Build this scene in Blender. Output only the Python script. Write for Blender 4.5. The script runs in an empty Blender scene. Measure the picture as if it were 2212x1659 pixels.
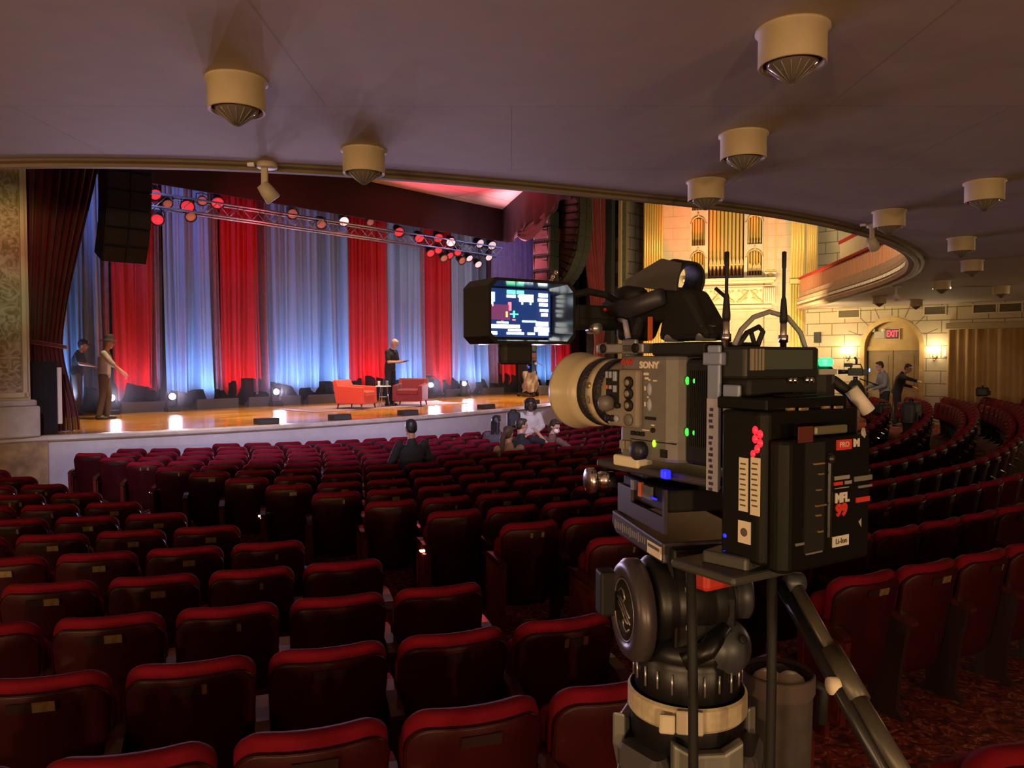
import bpy, bmesh, math, random
from mathutils import Vector, Matrix, Euler
PI = math.pi
random.seed(7)
S = bpy.context.scene
COL = S.collection
R = math.radians

# ------------------------------------------------------------------ camera
EYE = 2.37                      # eye height above the floor in front of the stage
FPX = 1662.0                    # focal length in pixels of the 2212 px wide frame
PITCH = math.atan(54.5 / FPX)
cam_data = bpy.data.cameras.new('camera')
cam = bpy.data.objects.new('camera', cam_data)
COL.objects.link(cam)
cam.location = (0, 0, EYE)
cam.rotation_euler = (PI / 2 - PITCH, 0, 0)
cam_data.sensor_width = 36.0
cam_data.lens = 36.0 * FPX / 2212.0
cam_data.clip_start = 0.05
cam_data.clip_end = 200
S.camera = cam

# ------------------------------------------------------------------ exposure and world
S.view_settings.view_transform = 'Standard'
S.view_settings.look = 'None'
S.view_settings.gamma = 1.0
S.view_settings.use_curve_mapping = False
S.view_settings.exposure = 0.0
W = bpy.data.worlds.new('world'); S.world = W
W.use_nodes = True
W.node_tree.nodes['Background'].inputs[0].default_value = (0.010, 0.008, 0.014, 1)
W.node_tree.nodes['Background'].inputs[1].default_value = 1.0
try:
    S.cycles.use_denoising = True
    S.cycles.max_bounces = 6
    S.cycles.diffuse_bounces = 3
    S.cycles.glossy_bounces = 3
    S.cycles.transmission_bounces = 4
    S.cycles.sample_clamp_indirect = 3.0
    S.cycles.caustics_reflective = False
    S.cycles.caustics_refractive = False
except Exception:
    pass

# the hall has its own axes: a runs along the stage front, d towards the stage
UX, UY = math.sin(R(42)), math.cos(R(42))
def H(a, d, z=0.0):
    return Vector((a * UX - d * UY, a * UY + d * UX, z))
HALL = R(48)                    # rotation of the hall axes

# ------------------------------------------------------------------ lights
def light(name, kind, loc, power, color, target=None, size=0.1, size_y=None, spot=60, blend=0.5, spread=None):
    l = bpy.data.lights.new(name, kind)
    l.energy = power; l.color = color
    if kind == 'AREA':
        l.size = size
        if size_y:
            l.shape = 'RECTANGLE'; l.size_y = size_y
        if spread: l.spread = R(spread)
    elif kind == 'SPOT':
        l.spot_size = R(spot); l.spot_blend = blend; l.shadow_soft_size = size
    else:
        l.shadow_soft_size = size
    o = bpy.data.objects.new(name, l); COL.objects.link(o)
    o.location = loc
    if target is not None:
        v = Vector(target) - Vector(loc)
        o.rotation_euler = v.to_track_quat('-Z', 'Y').to_euler()
    return o
# stage wash from the rig above the boards
for k, a in enumerate((7.0, 10.0, 13.0, 16.0, 18.6)):
    light('stage_wash', 'SPOT', H(a, 15.4, 6.9), 1900, (1, .66, .28), H(a + .3, 15.7, 1.1), .25, spot=58, blend=.6)
# colour floods at the foot of the back drapes, one per width of cloth
BLUEW, REDW = (.34, .58, 1), (1, .06, .10)
for a, c, e in ((5.3, BLUEW, 55), (6.3, BLUEW, 55), (7.85, REDW, 45), (8.9, BLUEW, 55), (9.6, BLUEW, 50), (10.6, REDW, 40), (11.7, BLUEW, 55), (12.5, BLUEW, 55), (13.3, BLUEW, 55), (14.0, BLUEW, 45), (14.9, REDW, 55), (15.95, BLUEW, 55), (16.7, BLUEW, 55), (17.9, REDW, 45), (18.8, BLUEW, 55), (19.7, BLUEW, 55), (21.2, REDW, 22), (22.9, BLUEW, 40), (23.6, BLUEW, 40), (24.6, REDW, 40)):
    light('drape_flood', 'SPOT', H(a - .25, 18.72, 1.40), e * 1.75, c, H(a + .1, 19.5, 3.0), .05, spot=125, blend=.9)
# violet wash of the upper drapes, from one side
light('drape_wash', 'SPOT', H(5.2, 17.2, 6.9), 420, (.30, .40, 1), H(12.5, 19.5, 4.4), .3, spot=90, blend=.9)
light('leg_wash', 'SPOT', H(19.4, 15.4, 6.3), 160, (.40, .30, 1), H(20.8, 18.5, 5.8), .2, spot=60, blend=.9)
light('drape_wash', 'SPOT', H(21.0, 16.9, 6.0), 120, (.34, .40, 1), H(14.5, 19.5, 4.6), .3, spot=80, blend=.9)
# pink uplights into the canopy
light('canopy_uplight', 'SPOT', H(13.0, 14.8, 3.6), 2200, (1, .05, .09), H(14.2, 14.6, 7.2), .3, spot=64, blend=.6)
light('canopy_uplight', 'SPOT', H(16.6, 14.6, 3.8), 1900, (1, .36, .44), H(17.6, 15.0, 7.2), .3, spot=52, blend=.7)
# front-of-house lamps on the balcony front
for x, y in ((-5, 6.6), (-1.5, 6.6), (2.0, 8.3)):
    light('balcony_lamp', 'SPOT', (x, y - .1, 4.5), 1400, (.80, .70, 1), H(11 + x * .9, 12.9, .9), .1, spot=52, blend=.9)
light('pier_lamp', 'SPOT', (-4.5, 6.3, 4.6), 500, (1, .78, .22), H(3.5, 14.1, 4.9), .08, spot=16, blend=1)
light('pier_lamp', 'SPOT', (-4.2, 6.3, 4.6), 330, (1, .22, .12), H(3.75, 14.1, 4.2), .08, spot=14, blend=1)
light('pier_lamp', 'SPOT', (-4.0, 6.3, 4.6), 240, (.6, 1, .5), H(3.7, 14.1, 3.4), .08, spot=12, blend=1)
# spots added along the stage lip for violet bounce on the balcony ceiling
for k in range(9):
    a = 6.5 + k * 1.35
    light('lip_bounce_fill', 'SPOT', H(a, 12.79 + .0254 * (a - 11) ** 2, 1.14), 100, (.86, .60, 1), (0, 1, 5.0), .012, spot=95, blend=.6)
light('side_seat_fill', 'SPOT', (2.5, 8.1, 4.6), 420, (1, .78, .66), (11.5, 17.2, 1.3), .1, spot=34, blend=.8)  # added spot above the soffit, brightens the far right seats
# organ wall washes
light('organ_wash', 'AREA', (5.9, 20.6, 3.0), 330, (1, .74, .34), (6.6, 24, 5.8), 4.0, .5)
for (x, y, z) in ((5.2, 24.2, 6.4), (6.2, 24, 5.0), (7.7, 23.6, 4.2), (8.0, 23.5, 6.0), (9.0, 23.2, 5.8), (5.9, 24, 6.2), (8.3, 23.4, 2.6)):
    light('organ_red_spot', 'SPOT', (x + .2, y - 2.6, 1.6), 2400, (1, .10, .05), (x, y, z), .05, spot=15, blend=1)
light('upper_house_fill', 'SPOT', (4.0, 9.6, 6.4), 2200, (1, .80, .50), (11.2, 21.5, 5.6), .2, spot=60, blend=.8)  # added spot hidden above the soffit, lifts the upper wall
light('loge_wall_fill', 'POINT', (11.0, 19.0, 4.7), 110, (1, .80, .52), size=.15)  # added point light out of view, brightens the wall behind the balcony arm
# warm fill added out of view, to lift the ceiling under the balcony
for x, y in ((-7, -6.4), (-3.2, -6.6), (1, -6.6), (6, -6.4)):
    light('rear_fill', 'SPOT', (x, y, 1.9), 700, (1, .62, .29), (x * .6, -2, 3.9), .2, spot=150, blend=.8)
light('left_fill', 'SPOT', (-9.8, 0, 1.9), 330, (1, .64, .31), (-6, 1, 3.9), .2, spot=150, blend=.8)
light('side_fill', 'SPOT', (15.5, 14.5, 2.2), 330, (1, .70, .38), (13, 13, 3.9), .2, spot=150, blend=.8)

# ------------------------------------------------------------------ helpers
MATS = {}
def mat(name, col, rough=0.6, metal=0.0, emit=None, estr=1.0, noise=None, bump=None, spec=0.5, coat=0.0, sheen=0.0, trans=0.0, alpha=1.0):
    """procedural principled material; noise=(scale, amount, [second colour]); bump=(scale, strength)"""
    if name in MATS: return MATS[name]
    m = bpy.data.materials.new(name); m.use_nodes = True
    nt = m.node_tree; b = nt.nodes['Principled BSDF']
    b.inputs['Base Color'].default_value = (*col, 1)
    b.inputs['Roughness'].default_value = rough
    b.inputs['Metallic'].default_value = metal
    b.inputs['Specular IOR Level'].default_value = spec
    b.inputs['Coat Weight'].default_value = coat
    b.inputs['Sheen Weight'].default_value = sheen
    b.inputs['Transmission Weight'].default_value = trans
    b.inputs['Alpha'].default_value = alpha
    if emit:
        b.inputs['Emission Color'].default_value = (*emit, 1)
        b.inputs['Emission Strength'].default_value = estr
    if noise or bump:
        tc = nt.nodes.new('ShaderNodeTexCoord')
    if noise:
        n = nt.nodes.new('ShaderNodeTexNoise'); n.inputs['Scale'].default_value = noise[0]
        n.inputs['Detail'].default_value = 4
        nt.links.new(tc.outputs['Object'], n.inputs['Vector'])
        r = nt.nodes.new('ShaderNodeValToRGB')
        c2 = noise[2] if len(noise) > 2 else tuple(c * (1 - noise[1]) for c in col)
        r.color_ramp.elements[0].position = 0.35; r.color_ramp.elements[1].position = 0.65
        r.color_ramp.elements[0].color = (*c2, 1); r.color_ramp.elements[1].color = (*col, 1)
        nt.links.new(n.outputs['Fac'], r.inputs['Fac'])
        nt.links.new(r.outputs['Color'], b.inputs['Base Color'])
    if bump:
        n2 = nt.nodes.new('ShaderNodeTexNoise'); n2.inputs['Scale'].default_value = bump[0]
        nt.links.new(tc.outputs['Object'], n2.inputs['Vector'])
        bp = nt.nodes.new('ShaderNodeBump'); bp.inputs['Strength'].default_value = bump[1]
        bp.inputs['Distance'].default_value = 0.01
        nt.links.new(n2.outputs['Fac'], bp.inputs['Height'])
        nt.links.new(bp.outputs['Normal'], b.inputs['Normal'])
    MATS[name] = m
    return m

def tag(o, label=None, cat=None, group=None, kind=None):
    if label: o['label'] = label
    if cat: o['category'] = cat
    if group: o['group'] = group
    if kind: o['kind'] = kind
    return o
def thing(name, label, cat, loc=(0, 0, 0), rz=0.0, group=None):
    o = bpy.data.objects.new(name, None); COL.objects.link(o)
    o.empty_display_size = 0.05
    o.location = loc; o.rotation_euler = (0, 0, rz)
    return tag(o, label, cat, group)
def copy_tree(o, parent=None):
    c = o.copy(); COL.objects.link(c)
    if parent is not None: c.parent = parent
    for ch in list(o.children): copy_tree(ch, c)
    return c

def rot_to(v):
    return Vector(v).to_track_quat('Z', 'Y').to_matrix().to_4x4()

class MB:
    """collects shapes and builds ONE mesh object"""
    def __init__(s): s.b = bmesh.new()
    def _add(s, verts, faces, M=None, mi=0, smooth=False):
        vs = [s.b.verts.new((M @ Vector(v)) if M else v) for v in verts]
        for f in faces:
            try:
                fa = s.b.faces.new([vs[i] for i in f]); fa.material_index = mi; fa.smooth = smooth
            except ValueError: pass
        return vs
    def box(s, c, size, M=None, mi=0, rz=0.0, rx=0.0, ry=0.0, taper=1.0):
        x, y, z = (k / 2 for k in size)
        T = Matrix.Translation(c) @ Euler((rx, ry, rz)).to_matrix().to_4x4()
        if M: T = M @ T
        v = [(-x, -y, -z), (x, -y, -z), (x, y, -z), (-x, y, -z)] + [(p * taper, q * taper, z) for p, q in ((-x, -y), (x, -y), (x, y), (-x, y))]
        s._add(v, [(3, 2, 1, 0), (4, 5, 6, 7), (0, 1, 5, 4), (1, 2, 6, 5), (2, 3, 7, 6), (3, 0, 4, 7)], T, mi)
        return s
    def rbox(s, c, size, r=0.01, M=None, mi=0, rz=0.0, rx=0.0, ry=0.0, seg=2):
        """box with rounded vertical edges along its local z and small chamfered ends"""
        x, y, z = (k / 2 for k in size)
        r = min(r, x * .99, y * .99, z * .99)
        T = Matrix.Translation(c) @ Euler((rx, ry, rz)).to_matrix().to_4x4()
        if M: T = M @ T
        def ring(ins, zz):
            rr = max(r - ins, r * .3); o = []
            for k, (sx, sy) in enumerate(((1, 1), (-1, 1), (-1, -1), (1, -1))):
                for j in range(seg + 1):
                    a = k * PI / 2 + j * PI / 2 / seg
                    o.append((sx * (x - ins - rr) + rr * math.cos(a), sy * (y - ins - rr) + rr * math.sin(a), zz))
            return o
        c_ = min(r * .6, z * .6)
        s.loft([ring(c_ * .7, -z), ring(0, -z + c_), ring(0, z - c_), ring(c_ * .7, z)], T, mi, cap=True)
        return s
    def loft(s, rings, M=None, mi=0, cap=True, smooth=False, closed=True):
        n = len(rings[0]); v = [p for r_ in rings for p in r_]; f = []
        for i in range(len(rings) - 1):
            for j in range(n if closed else n - 1):
                k = (j + 1) % n
                f.append((i * n + j, i * n + k, (i + 1) * n + k, (i + 1) * n + j))
        if cap and closed:
            f.append(tuple(reversed(range(n)))); f.append(tuple((len(rings) - 1) * n + j for j in range(n)))
        s._add(v, f, M, mi, smooth); return s
    def cyl(s, p0, p1, r0, r1=None, seg=16, M=None, mi=0, smooth=True, cap=True):
        if r1 is None: r1 = r0
        p0, p1 = Vector(p0), Vector(p1)
        T = Matrix.Translation(p0) @ rot_to(p1 - p0)
        if M: T = M @ T
        L = (p1 - p0).length
        c = [(math.cos(2 * PI * j / seg), math.sin(2 * PI * j / seg)) for j in range(seg)]
        s.loft([[(r0 * x, r0 * y, 0) for x, y in c], [(r1 * x, r1 * y, L) for x, y in c]], T, mi, cap, smooth)
        return s
    def lathe(s, prof, p0=(0, 0, 0), axis=(0, 0, 1), seg=24, M=None, mi=0, smooth=True, cap=True):
        """prof = [(radius, height)]"""
        T = Matrix.Translation(p0) @ rot_to(axis)
        if M: T = M @ T
        c = [(math.cos(2 * PI * j / seg), math.sin(2 * PI * j / seg)) for j in range(seg)]
        s.loft([[(max(r_, 1e-4) * x, max(r_, 1e-4) * y, h) for x, y in c] for r_, h in prof], T, mi, cap, smooth)
        return s
    def tube(s, pts, r, seg=8, M=None, mi=0, smooth=True, radii=None):
        pts = [Vector(p) for p in pts]; rings = []
        up = Vector((0, 0, 1))
        t0 = (pts[1] - pts[0]).normalized()
        nrm = t0.cross(up)
        if nrm.length < .05: nrm = t0.cross(Vector((1, 0, 0)))
        nrm.normalize()
        for i, p in enumerate(pts):
            t = (pts[min(i + 1, len(pts) - 1)] - pts[max(i - 1, 0)]).normalized()
            nrm = (nrm - t * nrm.dot(t))
            if nrm.length < 1e-6: nrm = t.orthogonal()
            nrm.normalize(); bn = t.cross(nrm)
            rr = radii[i] if radii else r
            rings.append([tuple(p + (nrm * math.cos(2 * PI * j / seg) + bn * math.sin(2 * PI * j / seg)) * rr) for j in range(seg)])
        s.loft(rings, M, mi, True, smooth); return s
    def ball(s, c, r, seg=12, M=None, mi=0, sc=(1, 1, 1)):
        n = max(6, seg // 2 + 1)
        prof = [(math.sin(PI * i / n), -math.cos(PI * i / n)) for i in range(n + 1)]
        T = Matrix.Translation(c) @ Matrix.Diagonal((r * sc[0], r * sc[1], r * sc[2], 1))
        if M: T = M @ T
        cs = [(math.cos(2 * PI * j / seg), math.sin(2 * PI * j / seg)) for j in range(seg)]
        s.loft([[(max(q, 1e-3) * x, max(q, 1e-3) * y, h) for x, y in cs] for q, h in prof], T, mi, True, True)
        return s
    def prism(s, outline, h, M=None, mi=0, axis='z', smooth=False):
        """outline [(x, y)] extruded by h along z (axis 'y': outline is x,z extruded along +y; 'x': y,z along +x)"""
        def P(x, y, k):
            return (x, y, k) if axis == 'z' else ((x, k, y) if axis == 'y' else (k, x, y))
        s.loft([[P(x, y, 0) for x, y in outline], [P(x, y, h) for x, y in outline]], M, mi, True, smooth)
        return s
    def quad(s, a, b, c, d, mi=0, M=None):
        s._add([a, b, c, d], [(0, 1, 2, 3)], M, mi); return s
    def grid(s, fn, nu, nv, M=None, mi=0, smooth=True, mfn=None):
        v = [fn(i / nu, j / nv) for j in range(nv + 1) for i in range(nu + 1)]
        vs = [s.b.verts.new((M @ Vector(p)) if M else p) for p in v]
        for j in range(nv):
            for i in range(nu):
                k = j * (nu + 1) + i
                f = s.b.faces.new((vs[k], vs[k + 1], vs[k + nu + 2], vs[k + nu + 1])); f.smooth = smooth
                f.material_index = mfn(i, j) if mfn else mi
        return s
    def sweep(s, prof, path, closed=False, M=None, mi=0, smooth=False, up=Vector((0, 0, 1))):
        """prof [(out, z)] swept along a plan path [(x,y,z)]; 'out' is to the right of travel"""
        rings = []; n = len(path); P = [Vector(p) for p in path]
        for i in range(n):
            t = (P[min(i + 1, n - 1)] - P[max(i - 1, 0)]); t.z = 0; t.normalize()
            o = Vector((t.y, -t.x, 0))
            rings.append([tuple(P[i] + o * a + up * b) for a, b in prof])
        s.loft(rings, M, mi, True, smooth); return s
    def build(s, name, material, parent=None, loc=None, rz=None, bevel=0.0, normals=True, solid=0.0, subsurf=0):
        if normals: bmesh.ops.recalc_face_normals(s.b, faces=s.b.faces)
        me = bpy.data.meshes.new(name); s.b.to_mesh(me); s.b.free()
        for m in (material if isinstance(material, (list, tuple)) else [material]): me.materials.append(m)
        o = bpy.data.objects.new(name, me); COL.objects.link(o)
        if parent is not None: o.parent = parent
        if loc is not None: o.location = loc
        if rz is not None: o.rotation_euler = (0, 0, rz)
        if solid:
            md = o.modifiers.new('thickness', 'SOLIDIFY'); md.thickness = solid; md.offset = 0
        if bevel:
            md = o.modifiers.new('bevel', 'BEVEL'); md.width = bevel; md.segments = 2; md.limit_method = 'ANGLE'
            md.angle_limit = R(40)
        if subsurf:
            md = o.modifiers.new('subsurf', 'SUBSURF'); md.levels = subsurf; md.render_levels = subsurf
        return o
def structure(o): o['kind'] = 'structure'; return o

def lettering(name, text, size, material, parent, M, depth=0.002, align='CENTER', bold=0.0):
    """raised lettering as a mesh; text lies in its local xy plane"""
    cu = bpy.data.curves.new(name, 'FONT'); cu.body = text; cu.size = size; cu.extrude = depth
    cu.align_x = align; cu.align_y = 'CENTER'; cu.resolution_u = 3; cu.offset = bold
    t = bpy.data.objects.new(name, cu); COL.objects.link(t)
    bpy.context.view_layer.update()
    me = bpy.data.meshes.new_from_object(t.evaluated_get(bpy.context.evaluated_depsgraph_get()))
    me.name = name
    bpy.data.objects.remove(t); bpy.data.curves.remove(cu)
    me.materials.clear(); me.materials.append(material)
    o = bpy.data.objects.new(name, me); COL.objects.link(o)
    if parent is not None: o.parent = parent
    o.matrix_local = M
    return o
def smoothstep(a, b, x):
    t = min(1, max(0, (x - a) / (b - a))); return t * t * (3 - 2 * t)

# ------------------------------------------------------------------ materials of the building
def carpet_mat():
    m = bpy.data.materials.new('carpet'); m.use_nodes = True; nt = m.node_tree; b = nt.nodes['Principled BSDF']
    tc = nt.nodes.new('ShaderNodeTexCoord')
    n = nt.nodes.new('ShaderNodeTexNoise'); n.inputs['Scale'].default_value = 11; n.inputs['Detail'].default_value = 3; n.inputs['Distortion'].default_value = 2.2
    nt.links.new(tc.outputs['Object'], n.inputs['Vector'])
    r = nt.nodes.new('ShaderNodeValToRGB')
    e = r.color_ramp.elements
    e[0].position = .40; e[0].color = (.05, .004, .003, 1); e[1].position = .56; e[1].color = (.28, .022, .012, 1)
    x = e.new(.60); x.color = (.20, .03, .012, 1); x = e.new(.635); x.color = (.58, .30, .16, 1); x = e.new(.67); x.color = (.26, .02, .012, 1)
    nt.links.new(n.outputs['Fac'], r.inputs['Fac']); nt.links.new(r.outputs['Color'], b.inputs['Base Color'])
    b.inputs['Roughness'].default_value = .95
    return m
def brick_mat(name, c1, c2, mortar, sx, sz, mw=.012, off=.5, rough=.75, plane='xz'):
    """blocks of size sx by sz metres laid on the object's x,z (or x,y) plane"""
    m = bpy.data.materials.new(name); m.use_nodes = True; nt = m.node_tree; b = nt.nodes['Principled BSDF']
    tc = nt.nodes.new('ShaderNodeTexCoord'); sp = nt.nodes.new('ShaderNodeSeparateXYZ'); cb = nt.nodes.new('ShaderNodeCombineXYZ')
    nt.links.new(tc.outputs['Object'], sp.inputs[0])
    nt.links.new(sp.outputs['X'], cb.inputs['X']); nt.links.new(sp.outputs['Z' if plane == 'xz' else 'Y'], cb.inputs['Y'])
    br = nt.nodes.new('ShaderNodeTexBrick'); br.offset = off
    br.inputs['Scale'].default_value = 1.0; br.inputs['Brick Width'].default_value = sx; br.inputs['Row Height'].default_value = sz
    br.inputs['Mortar Size'].default_value = mw; br.inputs['Mortar Smooth'].default_value = .2
    br.inputs['Color1'].default_value = (*c1, 1); br.inputs['Color2'].default_value = (*c2, 1); br.inputs['Mortar'].default_value = (*mortar, 1)
    nt.links.new(cb.outputs[0], br.inputs['Vector'])
    nz = nt.nodes.new('ShaderNodeTexNoise'); nz.inputs['Scale'].default_value = 6; nz.inputs['Detail'].default_value = 5
    nt.links.new(tc.outputs['Object'], nz.inputs['Vector'])
    mx = nt.nodes.new('ShaderNodeMix'); mx.data_type = 'RGBA'; mx.blend_type = 'MULTIPLY'; mx.inputs['Factor'].default_value = .28
    nt.links.new(br.outputs['Color'], mx.inputs['A']); nt.links.new(nz.outputs['Color'], mx.inputs['B'])
    nt.links.new(mx.outputs['Result'], b.inputs['Base Color']); b.inputs['Roughness'].default_value = rough
    bp = nt.nodes.new('ShaderNodeBump'); bp.inputs['Strength'].default_value = .5; bp.inputs['Distance'].default_value = .01; bp.invert = True
    nt.links.new(br.outputs['Fac'], bp.inputs['Height']); nt.links.new(bp.outputs['Normal'], b.inputs['Normal'])
    return m
def deck_mat():
    m = bpy.data.materials.new('stage_boards'); m.use_nodes = True; nt = m.node_tree; b = nt.nodes['Principled BSDF']
    tc = nt.nodes.new('ShaderNodeTexCoord'); mp = nt.nodes.new('ShaderNodeMapping')
    mp.inputs['Scale'].default_value = (.55, 7.0, 1)
    nt.links.new(tc.outputs['Object'], mp.inputs['Vector'])
    n = nt.nodes.new('ShaderNodeTexNoise'); n.inputs['Scale'].default_value = 1.6; n.inputs['Detail'].default_value = 5
    nt.links.new(mp.outputs[0], n.inputs['Vector'])
    r = nt.nodes.new('ShaderNodeValToRGB'); e = r.color_ramp.elements
    e[0].position = .36; e[0].color = (.30, .11, .022, 1); e[1].position = .62; e[1].color = (.78, .40, .09, 1)
    nt.links.new(n.outputs['Fac'], r.inputs['Fac']); nt.links.new(r.outputs['Color'], b.inputs['Base Color'])
    b.inputs['Roughness'].default_value = .13; b.inputs['Specular IOR Level'].default_value = .5
    return m
M_CARPET = carpet_mat()
M_CEIL = brick_mat('ceiling_paint', (.50, .43, .37), (.53, .45, .39), (.40, .34, .29), 2.9, 1.5, .006, .37, .7, 'xy')
M_TRIM = mat('trim_paint', (.27, .215, .15), .5, noise=(3, .15))
M_STONE = brick_mat('cream_stone', (.62, .52, .36), (.57, .48, .33), (.26, .19, .11), .72, .34, .014)
M_STONE2 = brick_mat('organ_stone', (.66, .56, .40), (.62, .53, .37), (.50, .40, .26), .9, .36, .008)
M_STONE3 = brick_mat('pier_blocks', (.42, .39, .38), (.38, .35, .34), (.16, .14, .14), .62, .40, .02)
M_CREAM = mat('cream_plaster', (.66, .57, .42), .6, noise=(5, .1))
M_GOLD = mat('gilded', (.74, .50, .15), .38, .35)
M_GILT = mat('gilt_paint', (.62, .45, .18), .5, .2)
M_DECK = deck_mat()
M_LIP = mat('lip_marble', (.60, .55, .50), .4, noise=(4, .25))
M_FASCIA = mat('stage_front_paint', (.50, .48, .52), .6, noise=(7, .08))
M_TAN = mat('tan_marble', (.50, .36, .20), .45, noise=(5, .45))
M_DARK = mat('dark_void', (.012, .010, .014), .9)
M_DOORWOOD = mat('door_oak', (.36, .24, .12), .5, noise=(3, .3))
M_DOORFRAME = mat('door_frame_gilt', (.52, .35, .13), .45, .1, noise=(4, .2))
M_VENT = mat('vent_bronze', (.16, .13, .08), .5, .3)
M_WHITE = mat('white_paint', (.75, .72, .66), .5)
M_BLACK = mat('black_plastic', (.015, .015, .017), .45)
M_BLKMET = mat('black_metal', (.03, .03, .034), .32, .6)
M_CHROME = mat('chrome', (.7, .7, .72), .18, 1.0)
M_ALU = mat('truss_aluminium', (.6, .6, .63), .3, .9)
M_BRASS = mat('brass', (.60, .45, .20), .38, .8, noise=(40, .35))

# ------------------------------------------------------------------ floor (raked, dished, concentric with the rows)
OA, OD = 12.5, 20.95            # centre of the row arcs in hall coordinates
def toH(x, y): return (x * UX + y * UY, -x * UY + y * UX)
def floor_z(x, y):
    a, d = toH(x, y)
    r = math.hypot(OA - a, OD - d)
    return max(0.0, .0285 * (r - 10.1)) + .36 * smoothstep(10.5, 18.5, a) * smoothstep(9, 13.5, r)
mb = MB()
def ffn(u, v):
    a = -12 + 46 * u; d = -16 + 31.5 * v
    p = H(a, d); return (p.x, p.y, floor_z(p.x, p.y))
mb.grid(ffn, 70, 60)
structure(mb.build('floor', M_CARPET))

# ------------------------------------------------------------------ balcony soffit
SZ = 3.83
EDGE = [(-12, 7.6), (-8, 6.5), (-6, 6.08), (-3.84, 5.82), (-2.97, 5.8), (-2.14, 5.88), (-1.12, 6.12), (-.02, 6.52), (.8, 6.87), (1.62, 7.24), (2.23, 7.56), (2.8, 7.92),
        (3.51, 8.47), (4.42, 9.35), (5.15, 10.22), (5.74, 11.06), (6.34, 12.15), (6.97, 13.65), (7.52, 15.85), (8.02, 19.25), (8.36, 21.9), (8.48, 22.7)]
def catmull(P, n=5):
    out = []
    for i in range(len(P) - 1):
        p0, p1, p2, p3 = (Vector(P[max(0, min(len(P) - 1, i + k))]) for k in (-1, 0, 1, 2))
        for j in range(n):
            t = j / n
            out.append(.5 * ((2 * p1) + (p2 - p0) * t + (2 * p0 - 5 * p1 + 4 * p2 - p3) * t * t + (3 * p1 - p0 - 3 * p2 + p3) * t ** 3))
    out.append(Vector(P[-1])); return out
EDGEC = [Vector((p.x, p.y, SZ)) for p in catmull([(x, y, 0) for x, y in EDGE], 5)]
WR_A, WR_B = Vector((8.81, 22.98)), Vector((12.78, 19.25))
WR_DIR = (WR_B - WR_A).normalized()
WR_E = WR_A + WR_DIR * 14.5
mb = MB()
pts = [(p.x, p.y) for p in EDGEC] + [(8.8, 22.99), (WR_E.x + .05, WR_E.y), (WR_E.x, -7), (-12, -7)]
mb.prism(pts, .16, M=Matrix.Translation((0, 0, SZ)))
o = mb.build('ceiling', M_CEIL); structure(o)
# moulding under the balcony edge
mb = MB()
prof = [(-.02, .0), (-.02, -.03), (.01, -.045), (.05, -.04), (.07, -.02), (.12, -.012), (.14, .002), (.1, .03), (-.02, .03)]
mb.sweep(prof, EDGEC)
structure(mb.build('trim_1', M_TRIM))
# balcony front: band, dentils, panel band
mb = MB()
pr = [(-.02, .0), (-.10, .0), (-.14, .06), (-.10, .10), (-.03, .12), (-.03, .20), (-.09, .22), (-.10, .30), (-.04, .34), (-.02, .46), (.03, .46), (.03, .0)]
mb.sweep(pr, EDGEC)
bf = mb.build('balcony_front', mat('balcony_plaster', (.46, .29, .19), .6, noise=(5, .15))); structure(bf)
M_RED = mat('rail_velvet', (.38, .012, .012), .8)
M_BALUST = mat('baluster_paint', (.42, .17, .08), .55)
mb = MB()
acc = 0
path = [EDGEC[0]]
for p, q in zip(EDGEC, EDGEC[1:]):
    L = (q - p).length; t = 0
    while acc + (L - t) >= .105:
        t += .105 - acc; acc = 0
        c = p + (q - p) * (t / L); tt = (q - p).normalized(); ang = math.atan2(tt.y, tt.x)
        if c.y > 8.2:
            mb.box((c.x, c.y, SZ + .66), (.020, .034, .40), rz=ang)
    acc += L - t
structure(mb.build('balustrade', M_BALUST))
mb = MB()
mb.sweep([(-.06, .86), (-.06, .92), (.0, .95), (.07, .92), (.07, .86)], [p for p in EDGEC if p.y > 7.5])
structure(mb.build('balcony_rail', M_RED))
mb = MB()
acc = 0
for p, q in zip(EDGEC, EDGEC[1:]):
    L = (q - p).length; t = 0
    while acc + (L - t) >= .11:
        t += .11 - acc; acc = 0
        c = p + (q - p) * (t / L); tt = (q - p).normalized(); n = Vector((-tt.y, tt.x, 0)); ang = math.atan2(tt.y, tt.x)
        if c.y > 8.2:
            cc = c + n * .07
            mb.box((cc.x, cc.y, SZ + .165), (.055, .06, .06), rz=ang)
    acc += L - t
structure(mb.build('dentil_course', M_CREAM))
# upper house wall seen above the balcony arm
mb = MB(); mb.box((0, 0, 0), (14, .2, 6.5))
o = mb.build('wall_upper', M_STONE, loc=(13.1, 20.6, 6.95), rz=math.atan2(WR_DIR.y, WR_DIR.x)); structure(o)
mb = MB()
tiers = [p + Vector((.5 + .5 * smoothstep(8, 20, p.y) * .3, .25, 0)) for p in EDGEC if 9 < p.y < 20.5]
mb.sweep([(-.05, .5), (-.05, 1.60), (.05, 1.60), (.05, .5)], tiers)
mb.build('loge_parapet', M_CREAM); structure(bpy.data.objects['loge_parapet'])
mb = MB(); mb.sweep([(-.09, 1.60), (-.09, 1.68), (.09, 1.68), (.09, 1.60)], tiers); structure(mb.build('loge_rail', M_RED))
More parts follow.
